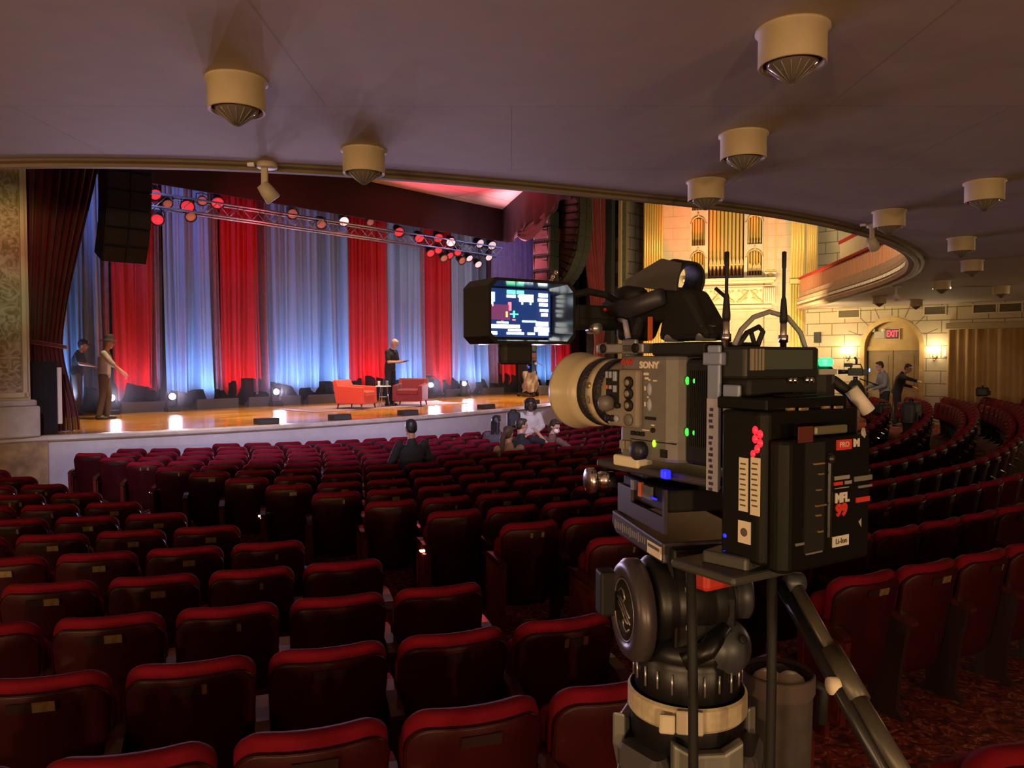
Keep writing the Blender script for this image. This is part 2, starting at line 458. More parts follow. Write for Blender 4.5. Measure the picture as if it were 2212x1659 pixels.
# white sheet thrown over the loge
def sheet(u, v):
    i = int(u * (len(tiers) - 1) * .45 + len(tiers) * .35); i = min(i, len(tiers) - 2)
    f = u * (len(tiers) - 1) * .45 + len(tiers) * .35 - i
    p = tiers[i].lerp(tiers[i + 1], min(1, f))
    w = -.10 - .10 * v + .02 * math.sin(u * 31)
    t = (tiers[i + 1] - tiers[i]).normalized(); n = Vector((t.y, -t.x, 0))
    q = p + n * w
    return (q.x, q.y, SZ + 1.66 - .62 * v * (1 - .3 * u) + .02 * math.sin(u * 17 + v * 3))
mb = MB(); mb.grid(sheet, 24, 6)
tag(mb.build('dust_sheet', M_WHITE, solid=.006), 'white dust sheet draped over the red-railed balcony box at right', 'sheet')

# ------------------------------------------------------------------ walls
def frame_of(A, B):
    t = (Vector(B) - Vector(A)); return math.atan2(t.y, t.x)
wr = frame_of(WR_A, WR_B)
AX, AR, SPR = 2.355, .835, 2.69          # arch centre, radius, springing height
arc = [(AX - AR * math.cos(PI * k / 20), SPR + AR * math.sin(PI * k / 20)) for k in range(21)]
mb = MB()
mb.prism([(-.05, 0), (AX - AR, 0)] + arc + [(AX + AR, 0), (14.5, 0), (14.5, SZ), (-.05, SZ)], .3, axis='y')
o = mb.build('wall_right', M_STONE, loc=(*WR_A, 0), rz=wr); structure(o)
mb = MB()
for k in range(9):
    if k in (0, 8): continue
    an = PI * k / 8; c, s_ = math.cos(an), math.sin(an)
    L0, L1 = AR + .04, min(AR + .42, (SZ - .05 - SPR) / max(s_, .2))
    mb.box((AX + c * (L0 + L1) / 2, -.001, SPR + s_ * (L0 + L1) / 2), (L1 - L0, .006, .02), ry=-an)
mb.build('trim_2', mat('stone_joint', (.2, .14, .08), .9), loc=(*WR_A, 0), rz=wr); structure(bpy.data.objects['trim_2'])
dr = bpy.data.objects.new('door_1', None); COL.objects.link(dr); dr.location = (*WR_A, 0); dr.rotation_euler = (0, 0, wr); structure(dr)
mb = MB()
arc2 = [(AX - (AR - .12) * math.cos(PI * k / 20), SPR + (AR - .12) * math.sin(PI * k / 20)) for k in range(21)]
ring_o = [(AX - AR, .3)] + arc + [(AX + AR, .3)]; ring_i = [(AX - AR + .12, .3)] + arc2 + [(AX + AR - .12, .3)]
for (a, b, c, d) in zip(ring_o, ring_o[1:], ring_i[1:], ring_i):
    mb.prism([a, b, c, d], .26, axis='y', M=Matrix.Translation((0, -.02, 0)))
mb.build('door_frame', M_DOORFRAME, dr)
mb = MB(); mb.prism([(AX - AR + .12, 2.62)] + arc2 + [(AX + AR - .12, 2.62)], .04, axis='y', M=Matrix.Translation((0, .2, 0)))
mb.box((AX, .17, 2.66), (1.43, .06, .12))
mb.build('tympanum', M_DOORFRAME, dr)
for sx in (-1, 1):
    mb = MB(); mb.box((AX + sx * .335, .2, 1.55), (.655, .05, 2.1))
    for zz, hh in ((1.0, .7), (2.0, .9)):
        mb.box((AX + sx * .335, .172, zz), (.42, .012, hh))
    lf = mb.build('door_leaf', M_DOORWOOD, dr, bevel=.006)
    mb = MB(); mb.cyl((AX + sx * .07, .12, 1.35), (AX + sx * .07, .12, 1.5), .012); mb.build('door_handle', M_BRASS, lf)
# vents in the frieze
for (x0, x1) in ((.9, 1.5), (3.17, 3.7), (4.33, 4.86), (4.91, 5.41)):
    t = thing('air_vent', None, 'vent', (*WR_A, 0), wr)
    t['label'] = {.9: 'bronze air vent left of the exit arch, near the organ wall', 3.17: 'bronze air vent just right of the exit arch', 4.33: 'left vent of the adjoining pair above the gold curtain', 4.91: 'right vent of the adjoining pair above the gold curtain'}[x0]
    t['group'] = 'air vents under the balcony ceiling'
    mb = MB(); xc = (x0 + x1) / 2
    for dz in (-.115, .115): mb.box((xc, -.015, 3.66 + dz), (x1 - x0 + .05, .03, .03))
    for dx in (x0, x1): mb.box((dx, -.015, 3.66), (.03, .03, .24))
    mb.build('vent_frame', M_CREAM, t)
    mb = MB(); mb.box((xc, .0, 3.66), (x1 - x0, .008, .2))
    for k in range(8): mb.box((xc, -.012, 3.575 + k * .025), (x1 - x0, .018, .006), rx=.6)
    mb.build('louvre', M_VENT, t)
# exit sign, emergency light
t = thing('exit_sign', 'red lit EXIT sign in the arch above the double doors', 'sign', (*WR_A, 0), wr)
mb = MB(); mb.rbox((2.345, .13, 3.06), (.36, .07, .30), .012); mb.build('sign_case', M_WHITE, t)
mb = MB(); mb.box((2.345, .09, 3.06), (.335, .012, .27)); mb.build('sign_face', mat('sign_face', (.10, .012, .012), .5), t)
lettering('sign_letters', 'EXIT', .24, mat('exit_red', (.5, .02, .02), .5, emit=(1, .03, .05), estr=3.2), t,
          Matrix.Translation((2.345, .083, 3.06)) @ Matrix.Rotation(PI / 2, 4, 'X') @ Matrix.Diagonal((.62, 1.05, 1, 1)), .003, bold=.006)
t = thing('emergency_light', 'grey twin-lamp emergency light beside the red exit sign', 'lamp', (*WR_A, 0), wr)
mb = MB(); mb.rbox((2.0, .15, 3.04), (.3, .09, .2), .015); mb.build('light_case', mat('grey_plastic', (.45, .40, .34), .5), t)
mb = MB(); mb.lathe([(.03, 0), (.055, .05), (.055, .07)], (1.86, .12, 3.18), (-.3, -1, -.1)); mb.build('lamp_head', M_WHITE, t)
mb = MB(); mb.lathe([(.03, 0), (.055, .05), (.055, .07)], (2.1, .12, 3.18), (.3, -1, -.1)); mb.build('lamp_head', M_WHITE, t)
# wall box, small wall speaker
tag(MB().rbox((3.71, -.03, 2.52), (.09, .06, .2), .012).build('thermostat', M_WHITE, loc=(*WR_A, 0), rz=wr), 'small white box on the wall beside the right sconce', 'thermostat')
t = thing('wall_speaker', 'small black speaker on the wall left of the left sconce', 'speaker', (*WR_A, 0), wr)
MB().rbox((.33, -.08, 3.0), (.17, .15, .31), .015).build('cabinet', M_BLACK, t)
MB().box((.33, -.157, 3.0), (.14, .006, .27)).build('grille', mat('speaker_grille', (.04, .04, .04), .8), t)
# gold curtain on the right wall
M_GOLDCLOTH = mat('gold_curtain_cloth', (.42, .26, .09), .75, sheen=.3, noise=(2, .15))
def gold(u, v):
    x = 3.78 + 9.0 * u; ph = x * 26 + 1.4 * math.sin(x * 3.1)
    dep = .05 * math.sin(ph) * (.65 + .35 * v) + .02 * math.sin(ph * .37)
    return (x, -.14 + dep, 3.16 - 2.65 * v)
t = thing('wall_curtain', 'pleated gold curtain along the right side wall under a pelmet', 'curtain', (*WR_A, 0), wr)
mb = MB(); mb.grid(gold, 560, 8); mb.build('curtain_cloth', M_GOLDCLOTH, t)
mb = MB(); mb.box((8.3, -.13, 3.22), (9.1, .24, .17)); mb.build('pelmet', mat('pelmet_plaster', (.42, .34, .20), .6), t, bevel=.02)
# sconces
M_GLOW = mat('candle_glow', (1, .85, .6), .5, emit=(1.0, .82, .50), estr=22)
def sconce(x, lab):
    t = thing('wall_sconce', lab, 'wall lamp', (*WR_A, 0), wr, 'candle sconces beside the exit arch')
    MB().lathe([(.05, 0), (.07, .01), (.05, .025), (.02, .04)], (x, 0, 2.42), (0, -1, 0)).build('back_plate', M_BRASS, t)
    for s_ in (-1, 0, 1):
        mb = MB(); tip = (x + s_ * .09, -.16 - .04 * (s_ == 0), 2.50)
        mb.tube([(x, -.03, 2.42), (x + s_ * .04, -.09, 2.39), (x + s_ * .085, -.14 - .03 * (s_ == 0), 2.41), tip], .009)
        mb.lathe([(.028, 0), (.012, .015), (.012, .05)], tip)
        mb.build('arm', M_BRASS, t)
        mb = MB(); mb.lathe([(.075, 0), (.066, .06), (.04, .13)], (tip[0], tip[1], tip[2] + .04), seg=14); mb.build('lamp_shade', M_GLOW, t)
    MB().lathe([(.0, 0), (.018, .02), (.026, .05), (.01, .08)], (x, -.06, 2.29)).build('finial', M_BRASS, t)
    w = Matrix.Translation((*WR_A, 0)) @ Matrix.Rotation(wr, 4, 'Z')
    light('sconce_bulb', 'POINT', w @ Vector((x, -.34, 2.70)), 10, (1, .74, .40), size=.08)
sconce(1.19, 'lit triple candle sconce left of the exit door arch')
sconce(3.45, 'lit triple candle sconce right of the exit door arch')

# ---- organ wall
OR_A, OR_B = Vector((4.2, 24.6)), Vector((8.9, 23.3))
ow = frame_of(OR_A, OR_B)
OM = dict(loc=(*OR_A, 0), rz=ow)
for nm, (xc, w, zc, h) in dict(wall_organ=(.70, 1.44, 4.6, 9.2), wall_organ_right=(4.4, 1.55, 4.6, 9.2), wall_organ_lower=(2.52, 2.3, 2.43, 4.86)).items():
    mb = MB(); mb.box((xc, .15, zc), (w, .3, h)); structure(mb.build(nm, M_STONE2, **OM))
MB().box((2.52, .62, 6.6), (2.4, .04, 5.2)).build('wall_organ_bay', mat('bay_crimson', (.16, .012, .03), .8), **OM); structure(bpy.data.objects['wall_organ_bay'])
org = thing('pipe_organ', 'organ front of gilded pipes in a cream arched case on the side wall', 'organ', (*OR_A, 0), ow)
mb = MB()
def screen(x0, x1, tiers_):
    """pier screen with stacked arched openings"""
    z = 4.86
    for (a0, a1, zb, zt) in tiers_:
        xc = (a0 + a1) / 2; r_ = (a1 - a0) / 2
        mb.box(((x0 + a0) / 2, .2, (z + zt + .12) / 2), (a0 - x0, .16, zt + .12 - z)); mb.box(((a1 + x1) / 2, .2, (z + zt + .12) / 2), (x1 - a1, .16, zt + .12 - z))
        mb.box((xc, .2, (z + zb) / 2), (a1 - a0, .16, zb - z))
        ar = [(xc - r_ * math.cos(PI * k / 12), zt - r_ + r_ * math.sin(PI * k / 12)) for k in range(13)]
        for p, q in zip(ar, ar[1:]):
            mb.prism([p, q, (q[0], zt + .12), (p[0], zt + .12)], .16, axis='y', M=Matrix.Translation((0, .12, 0)))
        z = zt + .12
    mb.box(((x0 + x1) / 2, .2, (z + 9.0) / 2 + .0), (x1 - x0, .16, 9.0 - z))
screen(1.42, 1.97, [(1.47, 1.88, 4.94, 5.74), (1.47, 1.88, 5.92, 6.82), (1.47, 1.88, 7.02, 8.2)])
mb.build('organ_case', M_CREAM, org); mb = MB()
screen(3.05, 3.64, [(3.15, 3.58, 4.94, 5.72), (3.15, 3.58, 5.90, 6.79), (3.15, 3.58, 7.02, 8.2)])
mb.build('organ_case', M_CREAM, org)
for (xc, r_) in ((1.675, .215), (3.365, .225)):
    for zt in (5.74, 6.82):
        mb = MB()
        pa = [(xc - r_ * math.cos(PI * k / 12), .10, zt - r_ + r_ * math.sin(PI * k / 12)) for k in range(13)]
        mb.tube([(xc - r_ - .05, .10, zt - r_ - .02)] + pa + [(xc + r_ + .05, .10, zt - r_ - .02)], .018, 6)
        mb.box((xc, .1, zt + .05), (.04, .05, .1))
        mb.build('arch_moulding', M_GILT, org)
def pipe(x, r_, z0, zf, z1, y=.42):
    """pipe with a tapered foot below zf and its mouth just above"""
    mb = MB(); mb.lathe([(.012, z0), (r_, zf), (r_, zf + .01), (r_ * 1.02, z1), (r_ * 1.02, z1 + .01)], (x, y, 0), seg=14)
    mb.prism([(x - r_ * .7, zf + .04), (x + r_ * .7, zf + .04), (x, zf + .22)], .012, axis='y', M=Matrix.Translation((0, y - r_ - .006, 0)))
    return mb.build('pipe', M_GOLD, org)
for k in range(9):
    pipe(2.045 + k * .1165, .051, 4.92, 5.26 + .03 * abs(4 - k) * -1 + .12, 8.6)
for xc in (1.675, 3.365):
    for k in range(5):
        pipe(xc - .168 + k * .084, .036, 4.95, 5.12 + .04, 5.72)
        pipe(xc - .168 + k * .084, .036, 5.93, 5.95, 6.80)
        pipe(xc - .168 + k * .084, .036, 7.03, 7.05, 8.1)
for (x0, x1, z) in ((2.0, 3.04, 5.31), (1.48, 1.87, 5.12), (3.16, 3.58, 5.12)):
    mb = MB(); mb.box(((x0 + x1) / 2, .33, z), (x1 - x0, .04, .04)); n = int((x1 - x0) / .11)
    for k in range(n):
        xk = x0 + (k + .5) * (x1 - x0) / n; w = (x1 - x0) / n * .46
        mb.prism([(xk - w, z), (xk + w, z), (xk + w * .8, z + .13), (xk, z + .24), (xk - w * .8, z + .13)], .03, axis='y', M=Matrix.Translation((0, .32, 0)))
    mb.build('pipe_rack', M_GILT, org)
    mb = MB(); mb.box(((x0 + x1) / 2, .36, z - .36 if x1 - x0 > .6 else z - .17), (x1 - x0, .06, .05)); mb.build('wind_chest', mat('chest_dark', (.05, .04, .06), .5), org)
# ledge, frieze with scrolls, cornice
mb = MB()
mb.box((2.6, -.12, 4.80), (2.75, .3, .08)); mb.box((2.6, -.08, 4.72), (2.65, .22, .08)); mb.box((2.6, -.05, 4.60), (2.5, .12, .035))
mb.box((2.5, -.06, 3.98), (2.75, .14, .09)); mb.box((2.5, -.03, 3.86), (2.85, .1, .06))
o = mb.build('trim_3', M_CREAM, bevel=.012, **OM); structure(o)
fr = thing('frieze_relief', 'relief frieze of gilded scrolls and swags below the organ', 'relief', (*OR_A, 0), ow)
mb = MB(); mb.box((2.4, -.015, 4.31), (2.4, .03, .5)); mb.build('frieze_panel', M_CREAM, fr)
for k in range(6):
    x = 1.38 + k * .41; s_ = 1 if k % 2 else -1
    mb = MB()
    mb.tube([(x + s_ * (.17 - .34 * t), -.04, 4.12 + .36 * t ** 1.7) for t in [i / 8 for i in range(9)]], .03, 6, radii=[.02 + .03 * math.sin(PI * i / 8) for i in range(9)])
    for j in range(4): mb.ball((x + s_ * (.05 - .07 * j + .05), -.045, 4.17 + .02 * j), .042 - .004 * j, 8)
    mb.tube([(x - s_ * (.05 + .08 * math.cos(q)), -.045, 4.42 + .06 * math.sin(q)) for q in [i * .7 for i in range(9)]], .016, 6)
    mb.ball((x + s_ * .12, -.04, 4.45), .035, 8)
    mb.build('scroll', M_GILT, fr)
br_ = thing('wall_bracket', 'fluted plaster bracket at the right end of the frieze', 'bracket', (*OR_A, 0), ow)
mb = MB()
for k in range(6): mb.box((3.66 + k * .055, -.09 + .012 * k * 0, 4.3), (.03, .12 , .44), rx=.12)
mb.build('flutes', M_CREAM, br_)
MB().box((3.8, -.04, 4.3), (.34, .08, .5)).build('block', M_CREAM, br_)
med = thing('oval_medallion', 'framed oval medallion panel right of the organ case', 'relief', (*OR_A, 0), ow)
mb = MB(); mb.box((3.82, -.03, 4.9), (.33, .06, .24)); mb.build('medallion_frame', M_CREAM, med, bevel=.01)
mb = MB(); mb.lathe([(.09, 0), (.08, .02), (.02, .03)], (3.82, -.06, 4.9), (0, -1, 0)); mb.build('oval_boss', M_GILT, med)
pn = thing('panel_moulding', 'tall narrow moulded wall panel right of the organ pipes', 'panel', (*OR_A, 0), ow)
mb = MB()
for xx in (3.70, 3.97): mb.box((xx, -.015, 6.3), (.03, .03, 2.5))
mb.box((3.835, -.015, 5.05), (.30, .03, .03)); mb.build('moulding', M_GILT, pn)
# fluted gilded pilasters
def pilaster(x0, x1, lab, n, zb=0.6):
    t = thing('fluted_pilaster', lab, 'pilaster', (*OR_A, 0), ow, 'gilded pilasters beside the organ')
    w = (x1 - x0) / n
    for nm, (z0, z1), dy in (('upper_shaft', (4.80, 9.0), 0.0), ('lower_shaft', (zb, 4.62), .0)):
        mb = MB(); mb.box(((x0 + x1) / 2, -.03, (z0 + z1) / 2), (x1 - x0, .06, z1 - z0))
        for k in range(n):
            mb.cyl((x0 + (k + .5) * w, -.06, z0), (x0 + (k + .5) * w, -.06, z1), w * .36, seg=10)
        mb.build(nm, M_GOLD, t)
    mb = MB(); mb.box(((x0 + x1) / 2, -.06, 4.71), (x1 - x0 + .06, .15, .16)); mb.build('pilaster_base', M_GILT, t, bevel=.02)
pilaster(.0, .60, 'broad gilded fluted pilaster between stone pier and organ', 8)
pilaster(4.40, 4.80, 'gilded fluted pilaster right of the organ, in front', 5)
pilaster(4.86, 5.14, 'narrow fluted pilaster at the balcony end of the organ wall', 5)

# ---- proscenium piers
mb = MB(); mb.box((3.02, 14.6, 5.6), (2.04, .9, 9.0)); o = mb.build('wall_left_pier', M_CREAM, rz=HALL); structure(o)
def mosaic_mat():
    m = bpy.data.materials.new('mosaic'); m.use_nodes = True; nt = m.node_tree; b = nt.nodes['Principled BSDF']
    tc = nt.nodes.new('ShaderNodeTexCoord'); v = nt.nodes.new('ShaderNodeTexVoronoi'); v.inputs['Scale'].default_value = 8
    n = nt.nodes.new('ShaderNodeTexNoise'); n.inputs['Scale'].default_value = 5; n.inputs['Distortion'].default_value = 3
    nt.links.new(tc.outputs['Object'], v.inputs['Vector']); nt.links.new(tc.outputs['Object'], n.inputs['Vector'])
    r = nt.nodes.new('ShaderNodeValToRGB'); e = r.color_ramp.elements
    e[0].position = .38; e[0].color = (.26, .20, .12, 1); e[1].position = .6; e[1].color = (.52, .46, .36, 1)
    nt.links.new(n.outputs['Fac'], r.inputs['Fac']); nt.links.new(r.outputs['Color'], b.inputs['Base Color'])
    bp = nt.nodes.new('ShaderNodeBump'); bp.inputs['Strength'].default_value = .9; bp.inputs['Distance'].default_value = .03
    nt.links.new(n.outputs['Fac'], bp.inputs['Height']); nt.links.new(bp.outputs['Normal'], b.inputs['Normal'])
    b.inputs['Roughness'].default_value = .6
    return m
mb = MB(); mb.box((3.42, 14.14, 5.9), (.98, .03, 8.3)); structure(mb.build('trim_4', mosaic_mat(), rz=HALL))
mb = MB(); mb.box((3.955, 14.12, 5.9), (.06, .08, 8.3)); mb.box((3.0, 14.12, 1.79), (2.0, .08, .08)); structure(mb.build('trim_5', M_CREAM, rz=HALL, bevel=.01))
mb = MB(); mb.box((3.06, 14.5, 1.36), (2.16, 1.0, .5)); mb.box((3.05, 14.5, 1.66), (2.1, .96, .1)); structure(mb.build('baseboard_left', M_LIP, rz=HALL, bevel=.03))
# right pier: gilt edge, green marble strip, stone blocks
mb = MB(); mb.box((22.2, 14.72, 4.8), (1.6, .9, 9.6)); structure(mb.build('wall_right_pier', M_STONE3, rz=HALL))
mb = MB(); mb.box((21.22, 14.24, 4.8), (.28, .06, 9.6)); structure(mb.build('trim_6', mat('green_marble', (.10, .11, .09), .4, noise=(9, .5)), rz=HALL))
mb = MB(); mb.box((21.05, 14.22, 4.8), (.07, .1, 9.6)); mb.box((21.40, 14.22, 4.8), (.04, .1, 9.6)); structure(mb.build('trim_7', mat('dull_gilt', (.34, .25, .13), .6), rz=HALL))
mb = MB(); mb.box((20.92, 14.9, 4.8), (.2, 1.0, 9.6)); structure(mb.build('wall_right_reveal', M_DARK, rz=HALL))

# ---- unseen closing walls (they bounce the light back)
mb = MB(); mb.box((-10.4, 3.0, 4.5), (.2, 20, 10)); structure(mb.build('wall_left', M_CREAM))
mb = MB(); mb.box((3, -7.1, 2.4), (32, .2, 4.8)); structure(mb.build('wall_back', M_CREAM))
mb = MB(); mb.box((12, 24.6, 5.0), (32, .2, 10)); structure(mb.build('wall_stage', M_DARK, rz=HALL))
mb = MB(); mb.box((2.4, 19.6, 5.0), (.2, 10, 10)); mb.box((28.0, 19.6, 5.0), (.2, 10, 10)); structure(mb.build('wall_wings', M_DARK, rz=HALL))
mb = MB(); mb.box((12, 12.0, 9.9), (40, 26, .2)); structure(mb.build('ceiling_2', mat('house_ceiling', (.3, .26, .22), .8), rz=HALL))

# ---- stage
def lip_d(a): return min(14.1, 12.88 + .0254 * (a - 11) ** 2)
la = [2.6 + 19.6 * k / 60 for k in range(61)]
mb = MB()
mb.prism([(a, lip_d(a) + .12) for a in la] + [(26.5, 14.2), (26.5, 24.4), (2.6, 24.4)], .05, M=Matrix.Translation((0, 0, 1.06)))
structure(mb.build('stage_floor', M_DECK, rz=HALL))
mb = MB()
mb.loft([[(a, lip_d(a), 1.02), (a, lip_d(a) - .03, 1.045), (a, lip_d(a) - .03, 1.09), (a, lip_d(a), 1.112), (a, lip_d(a) + .14, 1.112), (a, lip_d(a) + .14, 1.02)] for a in la])
structure(mb.build('stage_lip', M_LIP, rz=HALL))
mb = MB()
mb.loft([[(a, lip_d(a) + .05, -.05), (a, lip_d(a) + .05, 1.02), (a, lip_d(a) + .15, 1.02), (a, lip_d(a) + .15, -.05)] for a in la if a > 4.2])
structure(mb.build('stage_front', M_FASCIA, rz=HALL))
mb = MB(); mb.box((3.2, 14.2, .48), (2.1, .3, 1.08)); structure(mb.build('stage_front_pier', M_TAN, rz=HALL))

# ------------------------------------------------------------------ theatre seats
M_VELVET = mat('seat_velvet', (.165, .0020, .0115), .85, spec=.15, noise=(9, .25))
M_PANEL = mat('seat_back_panel', (.036, .0022, .004), .42, spec=.3, noise=(6, .2))
M_WOOD = mat('arm_mahogany', (.075, .018, .012), .16, coat=.5, noise=(20, .4))
M_IRON = mat('seat_standard', (.02, .008, .008), .5)
M_ENDWOOD = mat('end_panel_wood', (.13, .018, .012), .35, noise=(9, .3))
M_AISLE = mat('aisle_lamp', (1, .8, .5), .5, emit=(1, .62, .28), estr=40)
def outline(w0, w1, z0, z1, rt, rb, n=6):
    """half widths w0 (bottom), w1 (top) with rounded corners, as [(x, z)]"""
    o = []
    for k in range(n + 1):
        q = PI / 2 * k / n; o.append((w1 - rt + rt * math.cos(q), z1 - rt + rt * math.sin(q)))
    for k in range(1, 5): o.append(((w1 - rt) * (1 - 2 * k / 5), z1))
    for k in range(n + 1):
        q = PI / 2 + PI / 2 * k / n; o.append((-w1 + rt + rt * math.cos(q), z1 - rt + rt * math.sin(q)))
    o.append((-(w0 + w1) / 2, (z0 + z1) / 2))
    for k in range(n + 1):
        q = PI + PI / 2 * k / n; o.append((-w0 + rb + rb * math.cos(q), z0 + rb + rb * math.sin(q)))
    for k in range(1, 5): o.append((-(w0 - rb) * (1 - 2 * k / 5), z0))
    for k in range(n + 1):
        q = 1.5 * PI + PI / 2 * k / n; o.append((w0 - rb + rb * math.cos(q), z0 + rb + rb * math.sin(q)))
    o.append(((w0 + w1) / 2, (z0 + z1) / 2))
    return o
def slab(mb, out, layers, fy, mi=0, smooth=True):
    """layers = [(y, inset)]; fy(x, z) adds bend and recline"""
    cz = sum(p[1] for p in out) / len(out)
    hw = max(p[0] for p in out); hh = (max(p[1] for p in out) - min(p[1] for p in out)) / 2
    def ring(y, ins, sc=1.0):
        o = []
        for x, z in out:
            X = x * (1 - ins / hw) * sc; Z = cz + (z - cz) * (1 - ins / hh) * sc
            o.append((X, y + fy(X, Z), Z))
        return o
    rings = [ring(layers[0][0], layers[0][1], s_) for s_ in (.15, .5, .8)]
    rings += [ring(y, i) for y, i in layers]
    rings += [ring(layers[-1][0], layers[-1][1], s_) for s_ in (.8, .5, .15)]
    mb.loft(rings, None, mi, True, smooth)
def lean(x, z): return .07 * (x / .25) ** 2 - .20 * (z - .40)
def seat_cushion_shape(mb, mi=0):
    slab(mb, outline(.222, .237, .37, .875, .085, .04), [(.0, .012), (.012, .0), (.04, -.004), (.075, .008), (.095, .045)], lean, mi)
def seat_panel_shape(mb, mi=0):
    slab(mb, outline(.224, .241, .22, .835, .085, .10), [(-.022, .010), (-.018, .002), (.004, .0)], lean, mi)
    rim = [(x, -.021 + lean(x, z), z) for x, z in outline(.224, .239, .22, .833, .085, .10)[:19]]
    mb.tube(rim, .003, 5, None, mi)
def seat_squab_shape(mb, mi=0):
    slab(mb, outline(.225, .225, .36, .74, .06, .06), [(.14, .03), (.15, .0), (.215, .0), (.235, .04)], lambda x, z: -.12 * (z - .4), mi)
def arm_shape(mb, x, mi=0):
    pr = [(-.12, .585), (-.06, .615), (.04, .628), (.15, .632), (.24, .622), (.255, .600), (.20, .592), (.04, .592), (-.06, .578), (-.12, .565)]
    mb.prism(pr, .058, axis='x', M=Matrix.Translation((x - .029, 0, 0)), mi=mi)
def standard_shape(mb, x, mi=0):
    mb.prism([(-.08, 0), (-.02, .06), (-.04, .3), (-.09, .58), (.20, .60), (.17, .3), (.16, .06), (.24, 0)], .03, axis='x', M=Matrix.Translation((x - .015, 0, 0)), mi=mi)
def end_panel_shape(mb, x, mi=0):
    mb.prism([(-.10, .10), (-.13, .56), (.20, .585), (.20, .10)], .04, axis='x', M=Matrix.Translation((x - .02, 0, 0)), mi=mi)
    for sx in (-1, 1):
        for (y, z, ly, lz) in ((.04, .53, .26, .025), (.04, .15, .26, .025), (-.08, .34, .025, .40), (.165, .34, .025, .40)):
            mb.box((x + sx * .023, y, z), (.012, ly, lz), mi=mi)
    mb.box((x, .05, .05), (.03, .10, .10), mi=mi); 
def plate_shape(mb, mi=0, mi2=1, kind=0):
    z = .785
    for x0, w, m_ in (((-.04, .085, mi2), (.038, .075, mi)), ((.0, .14, mi2),), ((-.01, .11, mi2), (.052, .026, mi)), ((-.03, .02, mi), (.015, .07, mi2), (.06, .03, mi)))[kind]:
        y = -.0265 + lean(x0, z)
        mb.box((x0, y, z), (w, .004, .040), rx=.2, mi=m_)
SEAT_MESH = {}
def part_mesh(key, fn, mats):
    mb = MB(); fn(mb); bmesh.ops.recalc_face_normals(mb.b, faces=mb.b.faces)
    me = bpy.data.meshes.new(key); mb.b.to_mesh(me); mb.b.free()
    for m in mats: me.materials.append(m)
    SEAT_MESH[key] = me
M_PLATEDARK = mat('plate_holder', (.018, .006, .006), .5)
part_mesh('backrest', seat_cushion_shape, [M_VELVET])
part_mesh('back_panel', seat_panel_shape, [M_PANEL])
part_mesh('seat', seat_squab_shape, [M_VELVET])
part_mesh('armrest', lambda mb: arm_shape(mb, -.264), [M_WOOD])
part_mesh('armrest_end', lambda mb: arm_shape(mb, .264), [M_WOOD])
part_mesh('standard', lambda mb: standard_shape(mb, -.264), [M_IRON])
part_mesh('standard_end', lambda mb: standard_shape(mb, .264), [M_IRON])
part_mesh('end_panel', lambda mb: end_panel_shape(mb, -.264), [M_ENDWOOD])
part_mesh('end_panel_right', lambda mb: end_panel_shape(mb, .264), [M_ENDWOOD])
part_mesh('number_plate', plate_shape, [M_BRASS, M_PLATEDARK])
for k_ in (1, 2, 3): part_mesh('number_plate%d' % k_, (lambda kk: lambda mb: plate_shape(mb, 0, 1, kk))(k_), [M_BRASS, M_PLATEDARK])
part_mesh('aisle_light', lambda mb: mb.box((-.300, -.03, .560), (.022, .035, .012)), [M_AISLE])
part_mesh('aisle_light_right', lambda mb: mb.box((.300, -.06, .560), (.022, .035, .012)), [M_AISLE])
def whole(mb):
    seat_cushion_shape(mb, 0); seat_panel_shape(mb, 1); seat_squab_shape(mb, 0); arm_shape(mb, -.264, 2); standard_shape(mb, -.264, 3); plate_shape(mb, 4, 3)
part_mesh('theatre_seat', whole, [M_VELVET, M_PANEL, M_WOOD, M_IRON, M_BRASS])

def project(x, y, z):
    p = Vector((x, y, z - EYE)); fy = p.y * math.cos(PITCH) - p.z * math.sin(PITCH); up = p.y * math.sin(PITCH) + p.z * math.cos(PITCH)
    return (1106 + FPX * p.x / fy, 829.5 - FPX * up / fy, fy)
ORD = ['first', 'second', 'third', 'fourth', 'fifth', 'sixth', 'seventh', 'eighth', 'ninth', 'tenth', 'eleventh', 'twelfth', 'thirteenth', 'fourteenth', 'fifteenth', 'sixteenth', 'seventeenth', 'eighteenth', 'nineteenth', 'twentieth']
NUM = ORD + ['twenty-' + o for o in ORD[:9]] + ['thirtieth'] + ['thirty-' + o for o in ORD[:9]] + ['fortieth']
SEATS = []; HIDDEN = []
for k in range(18):
    rad = 21.16 + .745 * (k - 15) + (.12 if k == 17 else 0)
    for block in ('left', 'centre'):
        th = math.asin((OA - (2.76 if block == 'left' else 4.45)) / rad)
        for i in range(32):
            t = th + i * .528 / rad if block == 'left' else th - i * .528 / rad
            a, d = OA - rad * math.sin(t), OD - rad * math.cos(t)
            if block == 'centre' and (a > 20.6 or k > 15): break
            if k == 17 and i > 0: break
            if block == 'left' and (a < -3 or d > 13.2): break
            if d > lip_d(a) - .50: continue
            p = H(a, d); z = floor_z(p.x, p.y)
            if p.y < 1.0: continue
            px, py, dep = project(p.x, p.y, z + .86)
            m_ = .30 / p.y * FPX
            if px < -m_ or px > 2212 + m_ or py > 1690 or dep < .5: continue
            # places hidden behind the camera rig, its tripod head and battery
            if p.y > 2.2 and ((1330 + m_ < px < 1650 - m_ and 760 < py < 1480) or (1330 + m_ < px < 1860 - m_ and 900 < py < 1180)):
                HIDDEN.append((dep, k, i, block, p, z, HALL - t)); continue
            SEATS.append((dep, k, i, block, p, z, HALL - t))
SEATS.sort(key=lambda s_: s_[0])
print('seats in view', len(SEATS))
